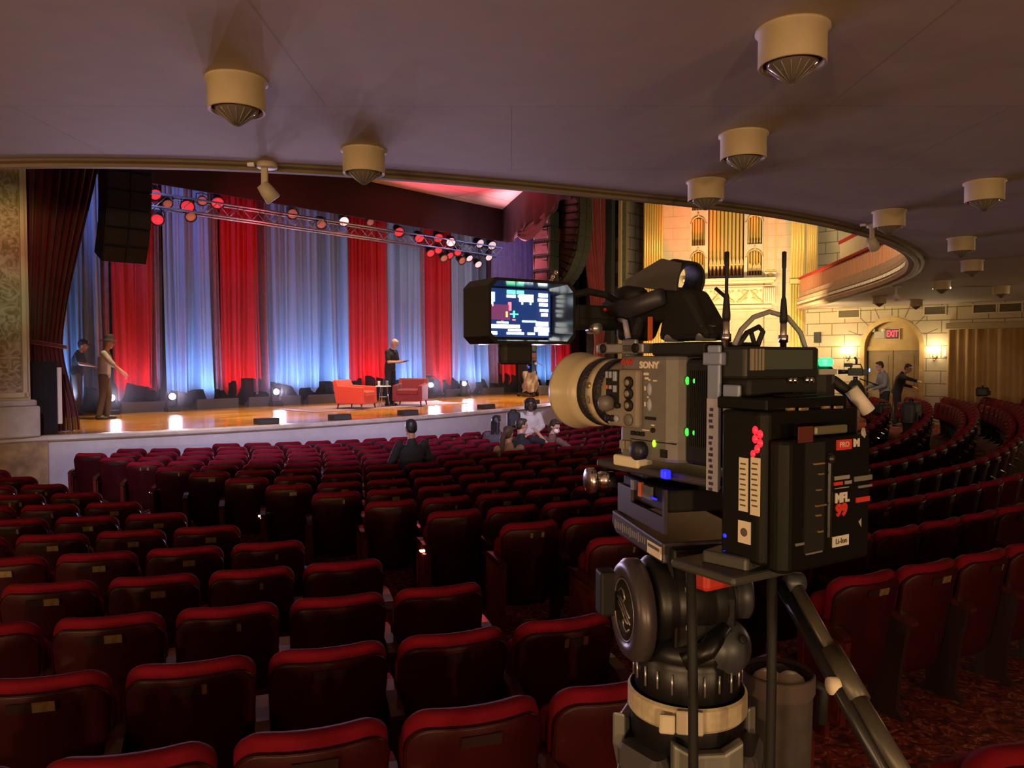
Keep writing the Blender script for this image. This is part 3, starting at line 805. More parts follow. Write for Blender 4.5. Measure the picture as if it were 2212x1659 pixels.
def seat_label(k, i, block):
    side = 'left block' if block == 'left' else 'centre block'
    row = 'front row' if k == 0 else NUM[k] + ' row from the stage'
    return 'red velvet seat, %s, %s, %s seat from the aisle' % (side, row, NUM[i] if i else 'aisle-end')
def sub(name, key, parent):
    o = bpy.data.objects.new(name, SEAT_MESH[key]); COL.objects.link(o); o.parent = parent
    return o
OCCUPIED = {}
PX_PARTS = 34     # seats showing wider than this get their parts as objects
for n, (dep, k, i, block, p, z, rz) in enumerate(SEATS[:300]):
    lab = seat_label(k, i, block); grp = 'red velvet seats of the ' + ('left block' if block == 'left' else 'centre block')
    if .5 / dep * FPX > 62 or (i == 0 and dep < 18):
        t = thing('theatre_seat', lab, 'seat', (p.x, p.y, z), rz, grp)
        sub('backrest', 'backrest', t); bp_ = sub('back_panel', 'back_panel', t); sub('seat', 'seat', t)
        sub('armrest', 'armrest', t)
        pk = (0, 2, 1, 0, 3, 2, 0, 1)[(k * 5 + i * 3 + (block == 'left')) % 8]; sub('number_plate', 'number_plate' + (str(pk) if pk else ''), bp_)
        if i == 0 and block == 'left':
            sub('armrest', 'armrest_end', t); sub('end_panel', 'end_panel_right', t); sub('standard', 'standard', t)
            if k == 13: sub('aisle_light', 'aisle_light_right', t)
        elif i == 0:
            sub('end_panel', 'end_panel', t)
            if k in (5, 8, 11): sub('aisle_light', 'aisle_light', t)
        else: sub('standard', 'standard', t)
    else:
        o = bpy.data.objects.new('theatre_seat', SEAT_MESH['theatre_seat']); COL.objects.link(o)
        o.location = (p.x, p.y, z); o.rotation_euler = (0, 0, rz)
        tag(o, lab, 'seat', grp)
if len(SEATS) + len(HIDDEN) > 300:
    b_ = bmesh.new()
    for (dep, k, i, block, p, z, rz) in SEATS[300:] + HIDDEN:
        n0 = len(b_.verts); b_.from_mesh(SEAT_MESH['theatre_seat'])
        b_.verts.ensure_lookup_table()
        bmesh.ops.transform(b_, matrix=Matrix.Translation((p.x, p.y, z)) @ Matrix.Rotation(rz, 4, 'Z'), verts=b_.verts[n0:])
    me = bpy.data.meshes.new('far_seating'); b_.to_mesh(me); b_.free()
    for m in (M_VELVET, M_PANEL, M_WOOD, M_IRON, M_BRASS): me.materials.append(m)
    o = bpy.data.objects.new('far_seating', me); COL.objects.link(o)
    tag(o, 'the farthest rows of red velvet seats toward the right wall and stage', 'seating', kind='stuff')

# ------------------------------------------------------------------ stage: canopy, drapes, rig
def ray_of(px, py):
    x = (px - 1106) / FPX; z = -(py - 829.5) / FPX
    return Vector((x, math.cos(PITCH) + z * math.sin(PITCH), -math.sin(PITCH) + z * math.cos(PITCH)))
def on_d(px, py, d):
    """hall coordinates (a, z) of the point of the upright plane at depth d seen at a pixel"""
    r = ray_of(px, py); k = d / (-r.x * UY + r.y * UX); p = r * k
    return (p.x * UX + p.y * UY, p.z + EYE)
def on_z(px, py, z):
    r = ray_of(px, py); k = (z - EYE) / r.z; return Vector((r.x * k, r.y * k, z))
def at_y(px, py, y):
    r = ray_of(px, py); r = r * (y / r.y); return Vector((r.x, r.y, r.z + EYE))

M_CANOPY = brick_mat('canopy_panels', (.70, .60, .58), (.70, .60, .58), (.35, .22, .22), 3.2, 4, .02, .0, .6, 'xy')
cpts = [H(5.0, 17.05), H(18.5, 17.05)]
r0 = on_z(1087, 453, 7.2); r1 = on_z(1140, 407, 7.2)
far_ = r0 + (r1 - r0) * 2.2
cx = [(p.x, p.y) for p in cpts] + [(far_.x, far_.y), (H(11, 9).x, H(11, 9).y), (H(5, 9).x, H(5, 9).y)]
mb = MB(); mb.prism([toH(x, y) for x, y in cx], .08, M=Matrix.Translation((0, 0, 7.2)))
structure(mb.build('ceiling_3', M_CANOPY, rz=HALL))
# valance around the canopy
M_VAL = mat('valance_cloth', (.028, .010, .018), .9)
M_VAL2 = mat('valance_lining', (.055, .036, .05), .9)
val = thing('border_valance', 'dark flat cloth valance boxed around the pink-lit canopy above the stage', 'valance')
mb = MB(); mb.box((11.9, 17.06, 6.70), (13.1, .06, 1.04)); o = mb.build('front_panel', M_VAL, val, rz=HALL)
q0 = H(18.47, 17.05); q1 = Vector((1.35, 17.9, 0)); tq = (q1 - q0)
q0 = Vector((q0.x, q0.y, 0))
def side(u, v):
    p = q0 + tq * u; sag = .22 * abs(math.sin(u * PI * 2.2)) * (1 - v) * (u > .02)
    n = Vector((-tq.y, tq.x, 0)).normalized()
    p = p + n * (.05 * math.sin(u * 40) * (1 - v) ** 2)
    return (p.x, p.y, 6.18 - sag + (1.04 + sag) * v)
mb = MB(); mb.grid(side, 48, 8); mb.build('side_panel', M_VAL2, val, solid=.02)
def swag(u, v):
    p = q0 + tq * (.22 + .62 * u); n = Vector((-tq.y, tq.x, 0)).normalized()
    s_ = math.sin(PI * u)
    p = p + n * (.04 - .10 * v * s_ + .03 * math.sin(v * 19))
    return (p.x, p.y, 6.2 - .55 * s_ * v + .04 * (1 - v))
mb = MB(); mb.grid(swag, 26, 10); mb.build('swag', mat('swag_cloth', (.20, .16, .20), .85), val, solid=.012)
MB().tube([H(18.47, 17.0, 6.16), H(18.47, 17.0, 7.22)], .02).build('corner_pole', M_BLKMET, val)

# ---- back drapes
M_BLUE = mat('silver_drape', (.26, .36, .58), .65, noise=(22, .10))
M_REDD = mat('red_lit_drape', (.56, .003, .010), .7, noise=(20, .15))  # red flood light also put into the cloth colour
M_MAUVE = mat('mauve_drape', (.30, .16, .24), .75, noise=(8, .25))
def drape(a0, a1, lab, m, d=19.5, hem=1.68, top=7.6, pitch=.34, amp=.075, seed=0, name='stage_curtain', group='drapes across the back of the stage', jag=.15):
    rnd = random.Random(seed); ph0 = rnd.random() * 6
    n = max(18, int((a1 - a0) / .022))
    k1 = 2 * PI / pitch
    def f(u, v):
        a = a0 + (a1 - a0) * u
        ph = a * k1 + ph0 + .9 * math.sin(a * 2.1 + ph0)
        fl = .55 + .75 * v * v
        s1 = math.sin(ph); sharp = (abs(s1) ** .6) * (1 if s1 > 0 else -1)
        dep = amp * fl * (sharp * (.75 + .45 * math.sin(a * 2.3 + seed)) + .40 * math.sin(2.7 * ph + 1 + v * .6) + .22 * math.sin(5.3 * ph + 2)) + .05 * math.sin(a * 3 + seed)
        hz = hem - jag * max(0, s1) ** 3 * (1.0 + 1.1 * math.sin(a * 5 + seed)) + .10 * math.sin(a * 3.1 + seed * 2)
        return (a + .05 * v * v * math.sin(ph * .5), d - dep, top + (hz - top) * v)
    mb = MB(); mb.grid(f, n, 12)
    return tag(mb.build(name, m, rz=HALL), lab, 'curtain', group)
PANELS = [(4.6, 7.04, 'b', 'pale blue-lit drape behind the tied dark red tab curtain at stage left edge'),
          (7.0, 7.36, 'm', 'narrow dim mauve drape behind the man in the hat'),
          (7.30, 8.36, 'r', 'bright red drape just right of the man in the hat'),
          (8.26, 8.60, 'm', 'narrow greyish drape between the first red and the first full blue drape'),
          (8.55, 9.88, 'b', 'silver blue drape between the first and second red drapes'),
          (9.84, 10.16, 'm', 'narrow violet drape left of the second red drape'),
          (10.08, 11.14, 'r', 'second red drape from the left, behind the stage wash beams'),
          (11.02, 11.46, 'm', 'narrow grey drape right of the second red drape'),
          (11.40, 14.24, 'b', 'widest silver blue drape, behind the left armchair'),
          (14.14, 15.72, 'r', 'broad red drape behind the standing man in black'),
          (15.62, 17.06, 'b', 'silver blue drape behind the right armchair'),
          (16.98, 17.34, 'm', 'narrow pinkish grey drape left of the fourth red drape'),
          (17.28, 18.58, 'r', 'fourth red drape from the left, right of the right armchair'),
          (18.52, 20.40, 'b', 'silver blue drape left of the camera monitor'),
          (20.36, 21.00, 'm', 'violet grey drape below the camera monitor'),
          (20.94, 21.66, 'r', 'short stretch of red drape below the monitor, left of the stage camera'),
          (22.7, 23.95, 'b', 'blue-lit drape right of the covered stage camera'),
          (23.85, 25.4, 'r', 'last red drape, beside the white lens hood')]
for i, (a0, a1, c, lab) in enumerate(PANELS):
    drape(a0, a1, lab, {'b': M_BLUE, 'r': M_REDD, 'm': M_MAUVE}[c], hem={'b': 1.62, 'r': 1.74, 'm': 1.55}[c], seed=i, d=19.5 + (.10 if c == 'm' else 0), pitch=.40 + .08 * (i % 3), amp=.15, jag=.24)  # hems cut ragged to stand for the lower edge of the light
mb = MB()
def bk(u, v): 
    a = 3.5 + 23 * u; return (a, 19.95 + .04 * math.sin(a * 19), 7.9 - 6.78 * v)
mb.grid(bk, 460, 2)
tag(mb.build('unlit_foot_cloth', mat('black_serge', (.018, .014, .022), .9), rz=HALL), 'black cloth put in for the unlit foot of the coloured drapes', 'curtain')  # dark sheet stands for the shade below the reach of the floods
# leg drape at the right, above the monitor
drape(19.55, 22.1, 'violet grey leg drape hanging behind the right speaker arrays', mat('leg_drape_cloth', (.20, .16, .32), .8, noise=(6, .2)), d=18.5, hem=4.4, top=7.2, pitch=.26, amp=.06, seed=40, name='leg_drape', group=None, jag=.02)
mb = MB(); mb.box((22.15, 19.15, 2.6), (1.0, .05, 3.0)); tag(mb.build('masking_flat', mat('flat_olive', (.030, .032, .026), .85), rz=HALL), 'dark masking flat behind the covered stage camera', 'flat')

# ---- tied-back house tabs
M_TAB = mat('tab_velvet', (.15, .002, .009), .8, sheen=.4, noise=(5, .3))
M_FRINGE = mat('tab_fringe', (.22, .10, .03), .7)
def tab(name_lab, a_edge, w_top, w_tie, w_bot, d, z_tie, sgn, lab):
    t = thing('tab_curtain', lab, 'curtain', rz=HALL, group=None)
    def wid(z):
        if z > z_tie: q = smoothstep(z_tie, 7.5, z); q = q ** .8; return w_tie + (w_top - w_tie) * q
        return w_bot + (w_tie - w_bot) * smoothstep(1.11, z_tie, z)
    def f(z0, z1):
        def g(u, v):
            z = z0 + (z1 - z0) * v; w = wid(z)
            ph = u * 2 * PI * 9
            cl = 1 - .5 * math.exp(-((z - z_tie) / .25) ** 2)
            return (a_edge + sgn * w * u, d - .06 * cl * math.sin(ph) - .10 * math.sin(PI * u) * cl - .012 * math.sin(ph * 2.7), z)
        return g
    mb = MB(); mb.grid(f(1.35, 9.0), 150, 46); mb.build('velvet', M_TAB, t)
    mb = MB(); mb.grid(f(1.12, 1.37), 150, 3); mb.build('fringe', M_FRINGE, t)
    mb = MB()
    pa = [(a_edge + sgn * (w_tie + .02) * u, d - .10 - .06 * math.sin(PI * u), z_tie + .05 - .10 * u) for u in [k / 8 for k in range(9)]]
    mb.tube(pa, .035, 8); mb.build('tie_back', M_TAB, t)
    MB().ball((a_edge + sgn * (w_tie + .03), d - .10, z_tie - .06), .025, 8).build('tie_knob', M_BRASS, t)
tab('l', 4.12, 1.42, .60, .85, 14.75, 2.62, 1, 'dark red tab curtain tied back beside the mosaic pier at left')
tab('r', 20.98, 1.32, .55, .80, 14.75, 2.85, -1, 'dark red tab curtain tied back beside the gilt-edged right pier')
mb = MB(); mb.box((4.53, 14.35, 1.75), (.06, .04, .95)); tag(mb.build('marker_strip', M_WHITE, rz=HALL), 'upright white strip on the dark wall edge by the left tab', 'strip')
mb = MB(); mb.box((4.31, 14.40, 1.72), (.40, .06, 1.2)); tag(mb.build('black_board', M_DARK, rz=HALL), 'low black panel at the foot of the left tab curtain', 'board')

# ---- lighting truss
tr = thing('lighting_truss', 'long aluminium box truss hung with lamps under the valance', 'truss')
TD, TZ = 17.8, 5.80
for dd, zz in ((-.15, 0), (.15, 0), (-.15, .30), (.15, .30)):
    mb = MB(); mb.cyl(H(7.3, TD + dd, TZ + zz), H(19.1, TD + dd, TZ + zz), .026, seg=8); mb.build('chord', M_ALU, tr)
mb = MB()
for k in range(40):
    a = 7.3 + k * .295
    for dd in (-.15, .15):
        mb.cyl(H(a, TD + dd, TZ + (0 if k % 2 else .3)), H(a + .295, TD + dd, TZ + (.3 if k % 2 else 0)), .010, seg=5)
    mb.cyl(H(a, TD - .15, TZ), H(a + .295 * (k % 2), TD + .15, TZ), .010, seg=5)
mb.build('lacing', M_ALU, tr)
for a in (8.5, 12.5, 16.5): MB().cyl(H(a, TD, TZ + .3), H(a, TD, 9.5), .012, seg=6).build('hoist_chain', M_BLKMET, tr)
M_LENS_R = mat('lens_red', (.3, .02, .02), .15, emit=(1, .04, .06), estr=.8)
M_LENS_B = mat('lens_red_bright', (.4, .05, .05), .15, emit=(1, .16, .16), estr=6)
M_LENS_W = mat('lens_pale', (.5, .4, .42), .15, emit=(1, .66, .72), estr=.8)
M_LENS_O = mat('lens_dim', (.35, .12, .09), .2, emit=(.8, .18, .12), estr=.3)
M_CAN = mat('lamp_can', (.035, .022, .025), .3, .5)
LAMPS = [(335, 420, 'r', 1), (340, 474, 'r', 1), (362, 440, 'o', .8), (405, 446, 'r', 1.1), (437, 434, 'o', .8), (470, 438, 'r', 1.1), (412, 468, 'o', .9), (632, 462, 'o', 1), (694, 484, 'o', 1), (743, 478, 'b', 1), (800, 480, 'o', .8), (862, 501, 'r', 1.1), (906, 514, 'r', 1.1), (947, 514, 'r', 1.1), (974, 523, 'b', 1.1), (1037, 526, 'w', 1.1), (1063, 530, 'w', 1.1),
         (930, 547, 'r', .95), (947, 540, 'r', .9), (959, 558, 'o', .95), (972, 552, 'r', .9), (989, 545, 'r', .9), (998, 563, 'o', .95), (1014, 558, 'w', .9), (1033, 571, 'w', .95), (1056, 556, 'w', .9)]
order = sorted(range(len(LAMPS)), key=lambda i: LAMPS[i][0])
lampn = {i: n for n, i in enumerate(order)}
for i, (px, py, c, sc) in enumerate(LAMPS):
    low = py > 455 + .1455 * (px - 350) + 8
    d = TD - .05
    a, z = on_d(px, py, d)
    t = thing('stage_lamp', 'stage lamp with %s lens %s the truss, %s from the left' % ({'r': 'red', 'b': 'bright red', 'w': 'pale pink', 'o': 'dull orange'}[c], 'slung below' if low else 'hung on', NUM[lampn[i]]), 'stage light', H(a, d, z), HALL, 'lamps on the lighting truss')
    rnd = random.Random(i)
    dirv = Vector((-.25 + .5 * rnd.random() - .35, -1, -.55 - .3 * rnd.random())).normalized()
    M = rot_to(dirv)
    mb = MB(); mb.lathe([(.05, -.30), (.10, -.26), (.13, -.08), (.135, .0), (.155, .01), (.155, .03), (.135, .03), (.132, .0), (.0, .0)], seg=16, M=M @ Matrix.Scale(sc, 4)); mb.build('lamp_can', M_CAN, t)
    mb = MB(); mb.lathe([(.0, .025), (.08, .022), (.128, .008)], seg=16, M=M @ Matrix.Scale(sc, 4)); mb.build('lens', {'r': M_LENS_R, 'b': M_LENS_B, 'w': M_LENS_W, 'o': M_LENS_O}[c], t)
    c_ = dirv * -.12; top = Vector((0, 0, max(.14, TZ - z) if low else .17))
    mb = MB(); mb.tube([c_ + Vector((-.15, 0, 0)), c_ + Vector((-.15, 0, .12)), c_ * .5 + top + Vector((0, .0, 0)), c_ + Vector((.15, 0, .12)), c_ + Vector((.15, 0, 0))], .012, 6); mb.build('yoke', M_CAN, t)
light('truss_red', 'SPOT', H(9.0, 15.2, 4.6), 160, (1, .06, .10), H(10.0, 17.8, 5.9), .1, spot=70, blend=.8)
light('truss_white', 'SPOT', H(15.5, 15.0, 4.2), 130, (1, .78, .9), H(16.6, 17.8, 5.9), .1, spot=70, blend=.8)

# ---- speaker arrays
M_BOX = mat('speaker_box', (.008, .0075, .0075), .5, noise=(12, .3))
M_GRILL = mat('array_grille', (.028, .017, .014), .6, noise=(60, .5))
def cabinet(parent, w, h, dep, M, side=False):
    mb = MB(); mb.box((0, dep / 2, 0), (w, dep, h), M)
    o = mb.build('cabinet', M_BOX, parent, bevel=.008)
    for sx in (-1, 1):
        mb = MB(); mb.box((sx * w * .245, -.004, 0), (w * .46, .012, h * .84), M)
        mb.build('grille', M_GRILL if not side else mat('grille_green', (.012, .017, .016), .6, spec=.2), o)
    if side:
        mb = MB(); mb.box((-w / 2 - .006, dep * .5, 0), (.016, dep * .9, h * .72), M); mb.box((-w / 2 - .016, dep * .3, h * .1), (.02, dep * .3, h * .14), M)
        mb.build('side_plate', mat('array_side', (.075, .032, .034), .5, noise=(14, .3)), o)
        mb = MB(); mb.cyl((-w / 2 - .03, dep * .12, -h * .4), (-w / 2 - .03, dep * .12, h * .4), .014, seg=6, M=M); mb.cyl((-w / 2 - .03, dep * .88, -h * .4), (-w / 2 - .03, dep * .88, h * .4), .014, seg=6, M=M)
        mb.build('rigging_strut', M_GRILL, o)
def array(lab, foot, rz, n, w, h, dep, curve, start=0.0, side=False):
    t = thing('line_array', lab, 'speaker', foot, rz)
    y = 0.0; z = 0.0; ang = start
    for k in range(n):
        M = Matrix.Translation((0, y, z)) @ Matrix.Rotation(ang, 4, 'X')
        cabinet(t, w, h * .97, dep, M, side)
        ang += curve(k); y += h * math.sin(ang) * 1.0; z -= h * math.cos(ang)
    mb = MB(); mb.box((0, dep * .5, h * .6), (w * .9, dep * .8, .06)); mb.box((0, dep * .5, h * .6 + .5), (.05, .05, 1.0)); mb.build('flying_frame', M_BLKMET, t)
array('black speaker array hanging in front of the left tab curtain', H(5.40, 13.45, 6.9), HALL + R(-4), 10, .72, .31, .45, lambda k: R(1.0) if k < 7 else R(9))
array('tall curved speaker array hanging before the right tab curtain', H(18.55, 13.75, 7.05), HALL + R(3), 13, .70, .23, .66, lambda k: R(-.6) if k < 2 else (R(2.5) if k < 6 else R(7)), side=True)
array('straight bass speaker stack hanging left of the curved array', H(17.75, 14.3, 6.50), HALL + R(3), 5, .44, .44, .64, lambda k: 0, side=True)
for k, (px, py) in enumerate(((1196, 598), (1203, 588), (1192, 607))):
    a, z = on_d(px, py, 13.9)
    tag(MB().lathe([(.03, 0), (.06, .05), (.06, .12)], H(a, 13.9, z + .05), (-.3, -.5, -.6)).build('array_spotlight', M_CHROME), 'small bright clip lamp under the curved array, %s one' % ('middle', 'topmost', 'lowest')[k], 'lamp', 'clip lamps under the right array')

# ---- low units in front of the drapes and floor lamps
M_GR = mat('ground_row_grey', (.09, .085, .10), .5)
for k, (a0, a1) in enumerate(((7.15, 8.35), (8.95, 10.05), (10.35, 11.9), (12.15, 13.2), (13.3, 14.0), (17.4, 18.5), (19.1, 20.2))):
    t = thing('ground_row', 'low grey light trough at the foot of the back drapes, %s from the left' % NUM[k], 'stage light', H((a0 + a1) / 2, 18.7, 1.11), HALL, 'light troughs at the foot of the drapes')
    MB().prism([(-.12, 0), (-.12, .24), (-.10, .25), (.02, .10), (.12, .10), (.12, 0)], a1 - a0, axis='x', M=Matrix.Translation((-(a1 - a0) / 2, 0, 0))).build('trough', M_GR, t)
    mb = MB(); mb.box((0, .05, .105), (a1 - a0 - .1, .06, .012)); mb.build('lens_strip', mat('strip_lens', (.5, .6, .8), .2, emit=(.5, .7, 1), estr=2), t)
M_BEAM = mat('beam_lens', (1, 1, 1), .1, emit=(.75, .86, 1), estr=60)
FL = [(240, 860, 'behind the feet of the man in the hat'), (372, 857, 'below the first blue drape'), (597, 847, 'below the left part of the widest blue drape'), (931, 832, 'right of the right armchair'), (1003, 829, 'rightmost of the row, below the monitor side')]
for k, (px, py, w) in enumerate(FL):
    d = 18.35; a, z = on_d(px, py, d)
    t = thing('moving_head_lamp', 'bright white floor moving lamp ' + w, 'stage light', H(a, d, 1.11), HALL, 'moving lamps on the stage floor')
    zz = max(.22, z - 1.11)
    mb = MB(); mb.rbox((0, .02, .05), (.30, .28, .10), .02); mb.build('base', M_BLACK, t)
    mb = MB()
    for sx in (-1, 1): mb.rbox((sx * .13, .02, .08 + zz / 2), (.03, .10, zz + .06), .012)
    mb.box((0, .02, .11), (.28, .1, .03)); mb.build('yoke', M_BLACK, t)
    tgt = (Vector((0, 0, EYE)) - H(a, d, z)); loc = Matrix.Rotation(-HALL, 4, 'Z') @ tgt.normalized(); loc = (loc + Vector((.12 if k else .9, 0, .06))).normalized() if k else (loc + Vector((.12, 0, .08))).normalized()
    M = Matrix.Translation((0, .02, zz)) @ rot_to(loc)
    mb = MB(); mb.lathe([(.06, -.16), (.10, -.12), (.105, .08), (.09, .10)], M=M); mb.build('head', M_BLACK, t)
    mb = MB(); mb.lathe([(.0, .115), (.05, .11), (.085, .095)], M=M); mb.build('lens', M_BEAM, t)
    g = H(a, d - .25, 1.11 + zz)
    light('floor_lamp_light', 'SPOT', g, 420, (.84, .66, 1), (0, 0, 6.6), .045, spot=64, blend=.5)
light('beam_lamp', 'SPOT', H(*on_d(240, 858, 18.3)[:1], 18.2, 1.5), 900, (.20, .35, 1), H(10.2, 17.9, 3.9), .02, spot=13, blend=.6)
# small black monitor boxes along the lip
for k, (a, w) in enumerate(((7.86, 'leftmost, in front of the first bright reflections'), (9.42, 'second, left of the armchairs'), (11.2, 'below the right armchair'), (13.95, 'fourth from the left'), (16.3, 'rightmost, near the lens hood'))):
    d = lip_d(a) + .32
    t = thing('fill_speaker', 'small black speaker box on the stage lip, ' + w, 'speaker', H(a, d, 1.11), HALL + R(-2), 'small speakers along the stage lip')
    MB().prism([(-.10, 0), (-.08, .115), (.12, .115), (.12, 0)], .44, axis='x', M=Matrix.Translation((-.22, 0, 0))).build('cabinet', M_BLACK, t, bevel=.006)
    mb = MB(); mb.box((0, -.094, .057), (.40, .008, .09), rx=-.17); mb.build('grille', mat('speaker_grille', (.04, .04, .04), .8), t)

# ---- rug, armchairs, side table
M_RUG = mat('rug_violet', (.26, .17, .22), .95, noise=(7, .2))
mb = MB(); mb.rbox((12.75, 16.35, 1.118), (5.0, 1.9, .012), .1, seg=4); tag(mb.build('rug', M_RUG, rz=HALL), 'greyish violet rug under the two red armchairs on stage', 'rug')
M_CH1 = mat('armchair_red', (.62, .045, .02), .65, noise=(30, .15), sheen=.2)
M_CH2 = mat('armchair_dark_red', (.22, .010, .018), .65, noise=(30, .15), sheen=.2)
M_LEG = mat('walnut_leg', (.10, .04, .02), .4)
def armchair(lab, loc, rz, m):
    """faces local -y; .86 wide, .8 deep"""
    t = thing('armchair', lab, 'armchair', loc, rz, 'red tub armchairs on the stage rug')
    side_ = [(.36, .13), (.46, .70), (.36, .72), (.31, .58), (-.36, .545), (-.37, .13)]
    for sx in (-1, 1):
        mb = MB(); mb.prism(side_, .11, axis='x', M=Matrix.Translation((sx * .345 - .055, 0, 0))); mb.build('arm', m, t, bevel=.02)
    mb = MB(); mb.prism([(.24, .16), (.34, .715), (.47, .715), (.38, .13)], .62, axis='x', M=Matrix.Translation((-.31, 0, 0))); mb.build('backrest', m, t, bevel=.03)
    MB().box((0, -.06, .21), (.60, .60, .18)).build('seat_base', m, t, bevel=.012)
    MB().rbox((0, -.07, .37), (.575, .62, .14), .05).build('seat_cushion', m, t)
    for sx in (-1, 1):
        for y in (-.31, .31):
            mb = MB(); mb.cyl((sx * .35, y, .14), (sx * .37, y * 1.08, 0), .026, .014, 8); mb.build('leg', M_LEG, t)
    return t
pL = on_z(764, 884, 1.124); pR = on_z(883, 877, 1.124)
armchair('orange-red tub armchair turned sideways, left of the standing man', (pL.x, pL.y + .36, 1.124), R(74), M_CH1)
armchair('dark red tub armchair facing the house, right of the standing man', (pR.x, pR.y + .30, 1.124), R(-6), M_CH2)
pt = on_z(826, 879, 1.124)
t = thing('side_table', 'small round side table between the two armchairs', 'table', (pt.x, pt.y + .15, 1.124))
MB().lathe([(.0, .52), (.205, .52), (.21, .53), (.205, .542), (0, .542)]).build('table_top', M_WHITE, t)
for k in range(3):
    an = k * 2.1 + .4; MB().cyl((.16 * math.cos(an), .16 * math.sin(an), 0), (.10 * math.cos(an), .10 * math.sin(an), .52), .009, seg=8).build('leg', M_CHROME, t)
MB().lathe([(.10, .25), (.11, .26), (0, .265)]).build('shelf', M_WHITE, t)
for k, (dx, h, m, nm, lab) in enumerate(((-.11, .12, M_WHITE, 'cup', 'white cup at the left of the stage side table'), (.02, .21, M_BLACK, 'bottle', 'dark bottle standing on the stage side table'), (.11, .13, mat('glass_pale', (.8, .85, .9), .05, trans=.8), 'glass', 'clear drinking glass at the right of the stage side table'))):
    tag(MB().lathe([(.028, 0), (.034, .01), (.034, h * .6), (.016 if nm == 'bottle' else .036, h * .75), (.014 if nm == 'bottle' else .036, h)], (pt.x + dx, pt.y + .15 - .03 * k, 1.668), seg=12).build(nm, m), lab, nm)

# ------------------------------------------------------------------ people
def shells_to_mesh(name, mb, voxel, mats, parent=None, smooth=4):
    """union of overlapping closed shells as one continuous skin"""
    bmesh.ops.recalc_face_normals(mb.b, faces=mb.b.faces)
    me = bpy.data.meshes.new(name); mb.b.to_mesh(me); mb.b.free()
    t = bpy.data.objects.new(name, me); COL.objects.link(t)
    md = t.modifiers.new('remesh', 'REMESH'); md.mode = 'VOXEL'; md.voxel_size = voxel; md.use_smooth_shade = True
    sm = t.modifiers.new('smooth', 'SMOOTH'); sm.iterations = smooth; sm.factor = .5
    bpy.context.view_layer.update()
    m2 = bpy.data.meshes.new_from_object(t.evaluated_get(bpy.context.evaluated_depsgraph_get())); m2.name = name
    bpy.data.objects.remove(t); bpy.data.meshes.remove(me)
    m2.materials.clear()
    for m in (mats if isinstance(mats, (list, tuple)) else [mats]): m2.materials.append(m)
    for p in m2.polygons: p.use_smooth = True
    o = bpy.data.objects.new(name, m2); COL.objects.link(o)
    if parent is not None: o.parent = parent
    return o
def cap(mb, p, q, r0, r1, seg=12):
    p, q = Vector(p), Vector(q)
    if (q - p).length < 1e-5: mb.ball(p, r0, seg); return
    mb.cyl(p, q, r0, r1, seg); mb.ball(p, r0, seg); mb.ball(q, r1, seg)
def ell(mb, c, r, M=None, seg=16): mb.ball(c, 1.0, seg, M, 0, r)
SKINS = {'fair': (.50, .27, .18), 'tan': (.40, .20, .12), 'deep': (.11, .055, .038)}
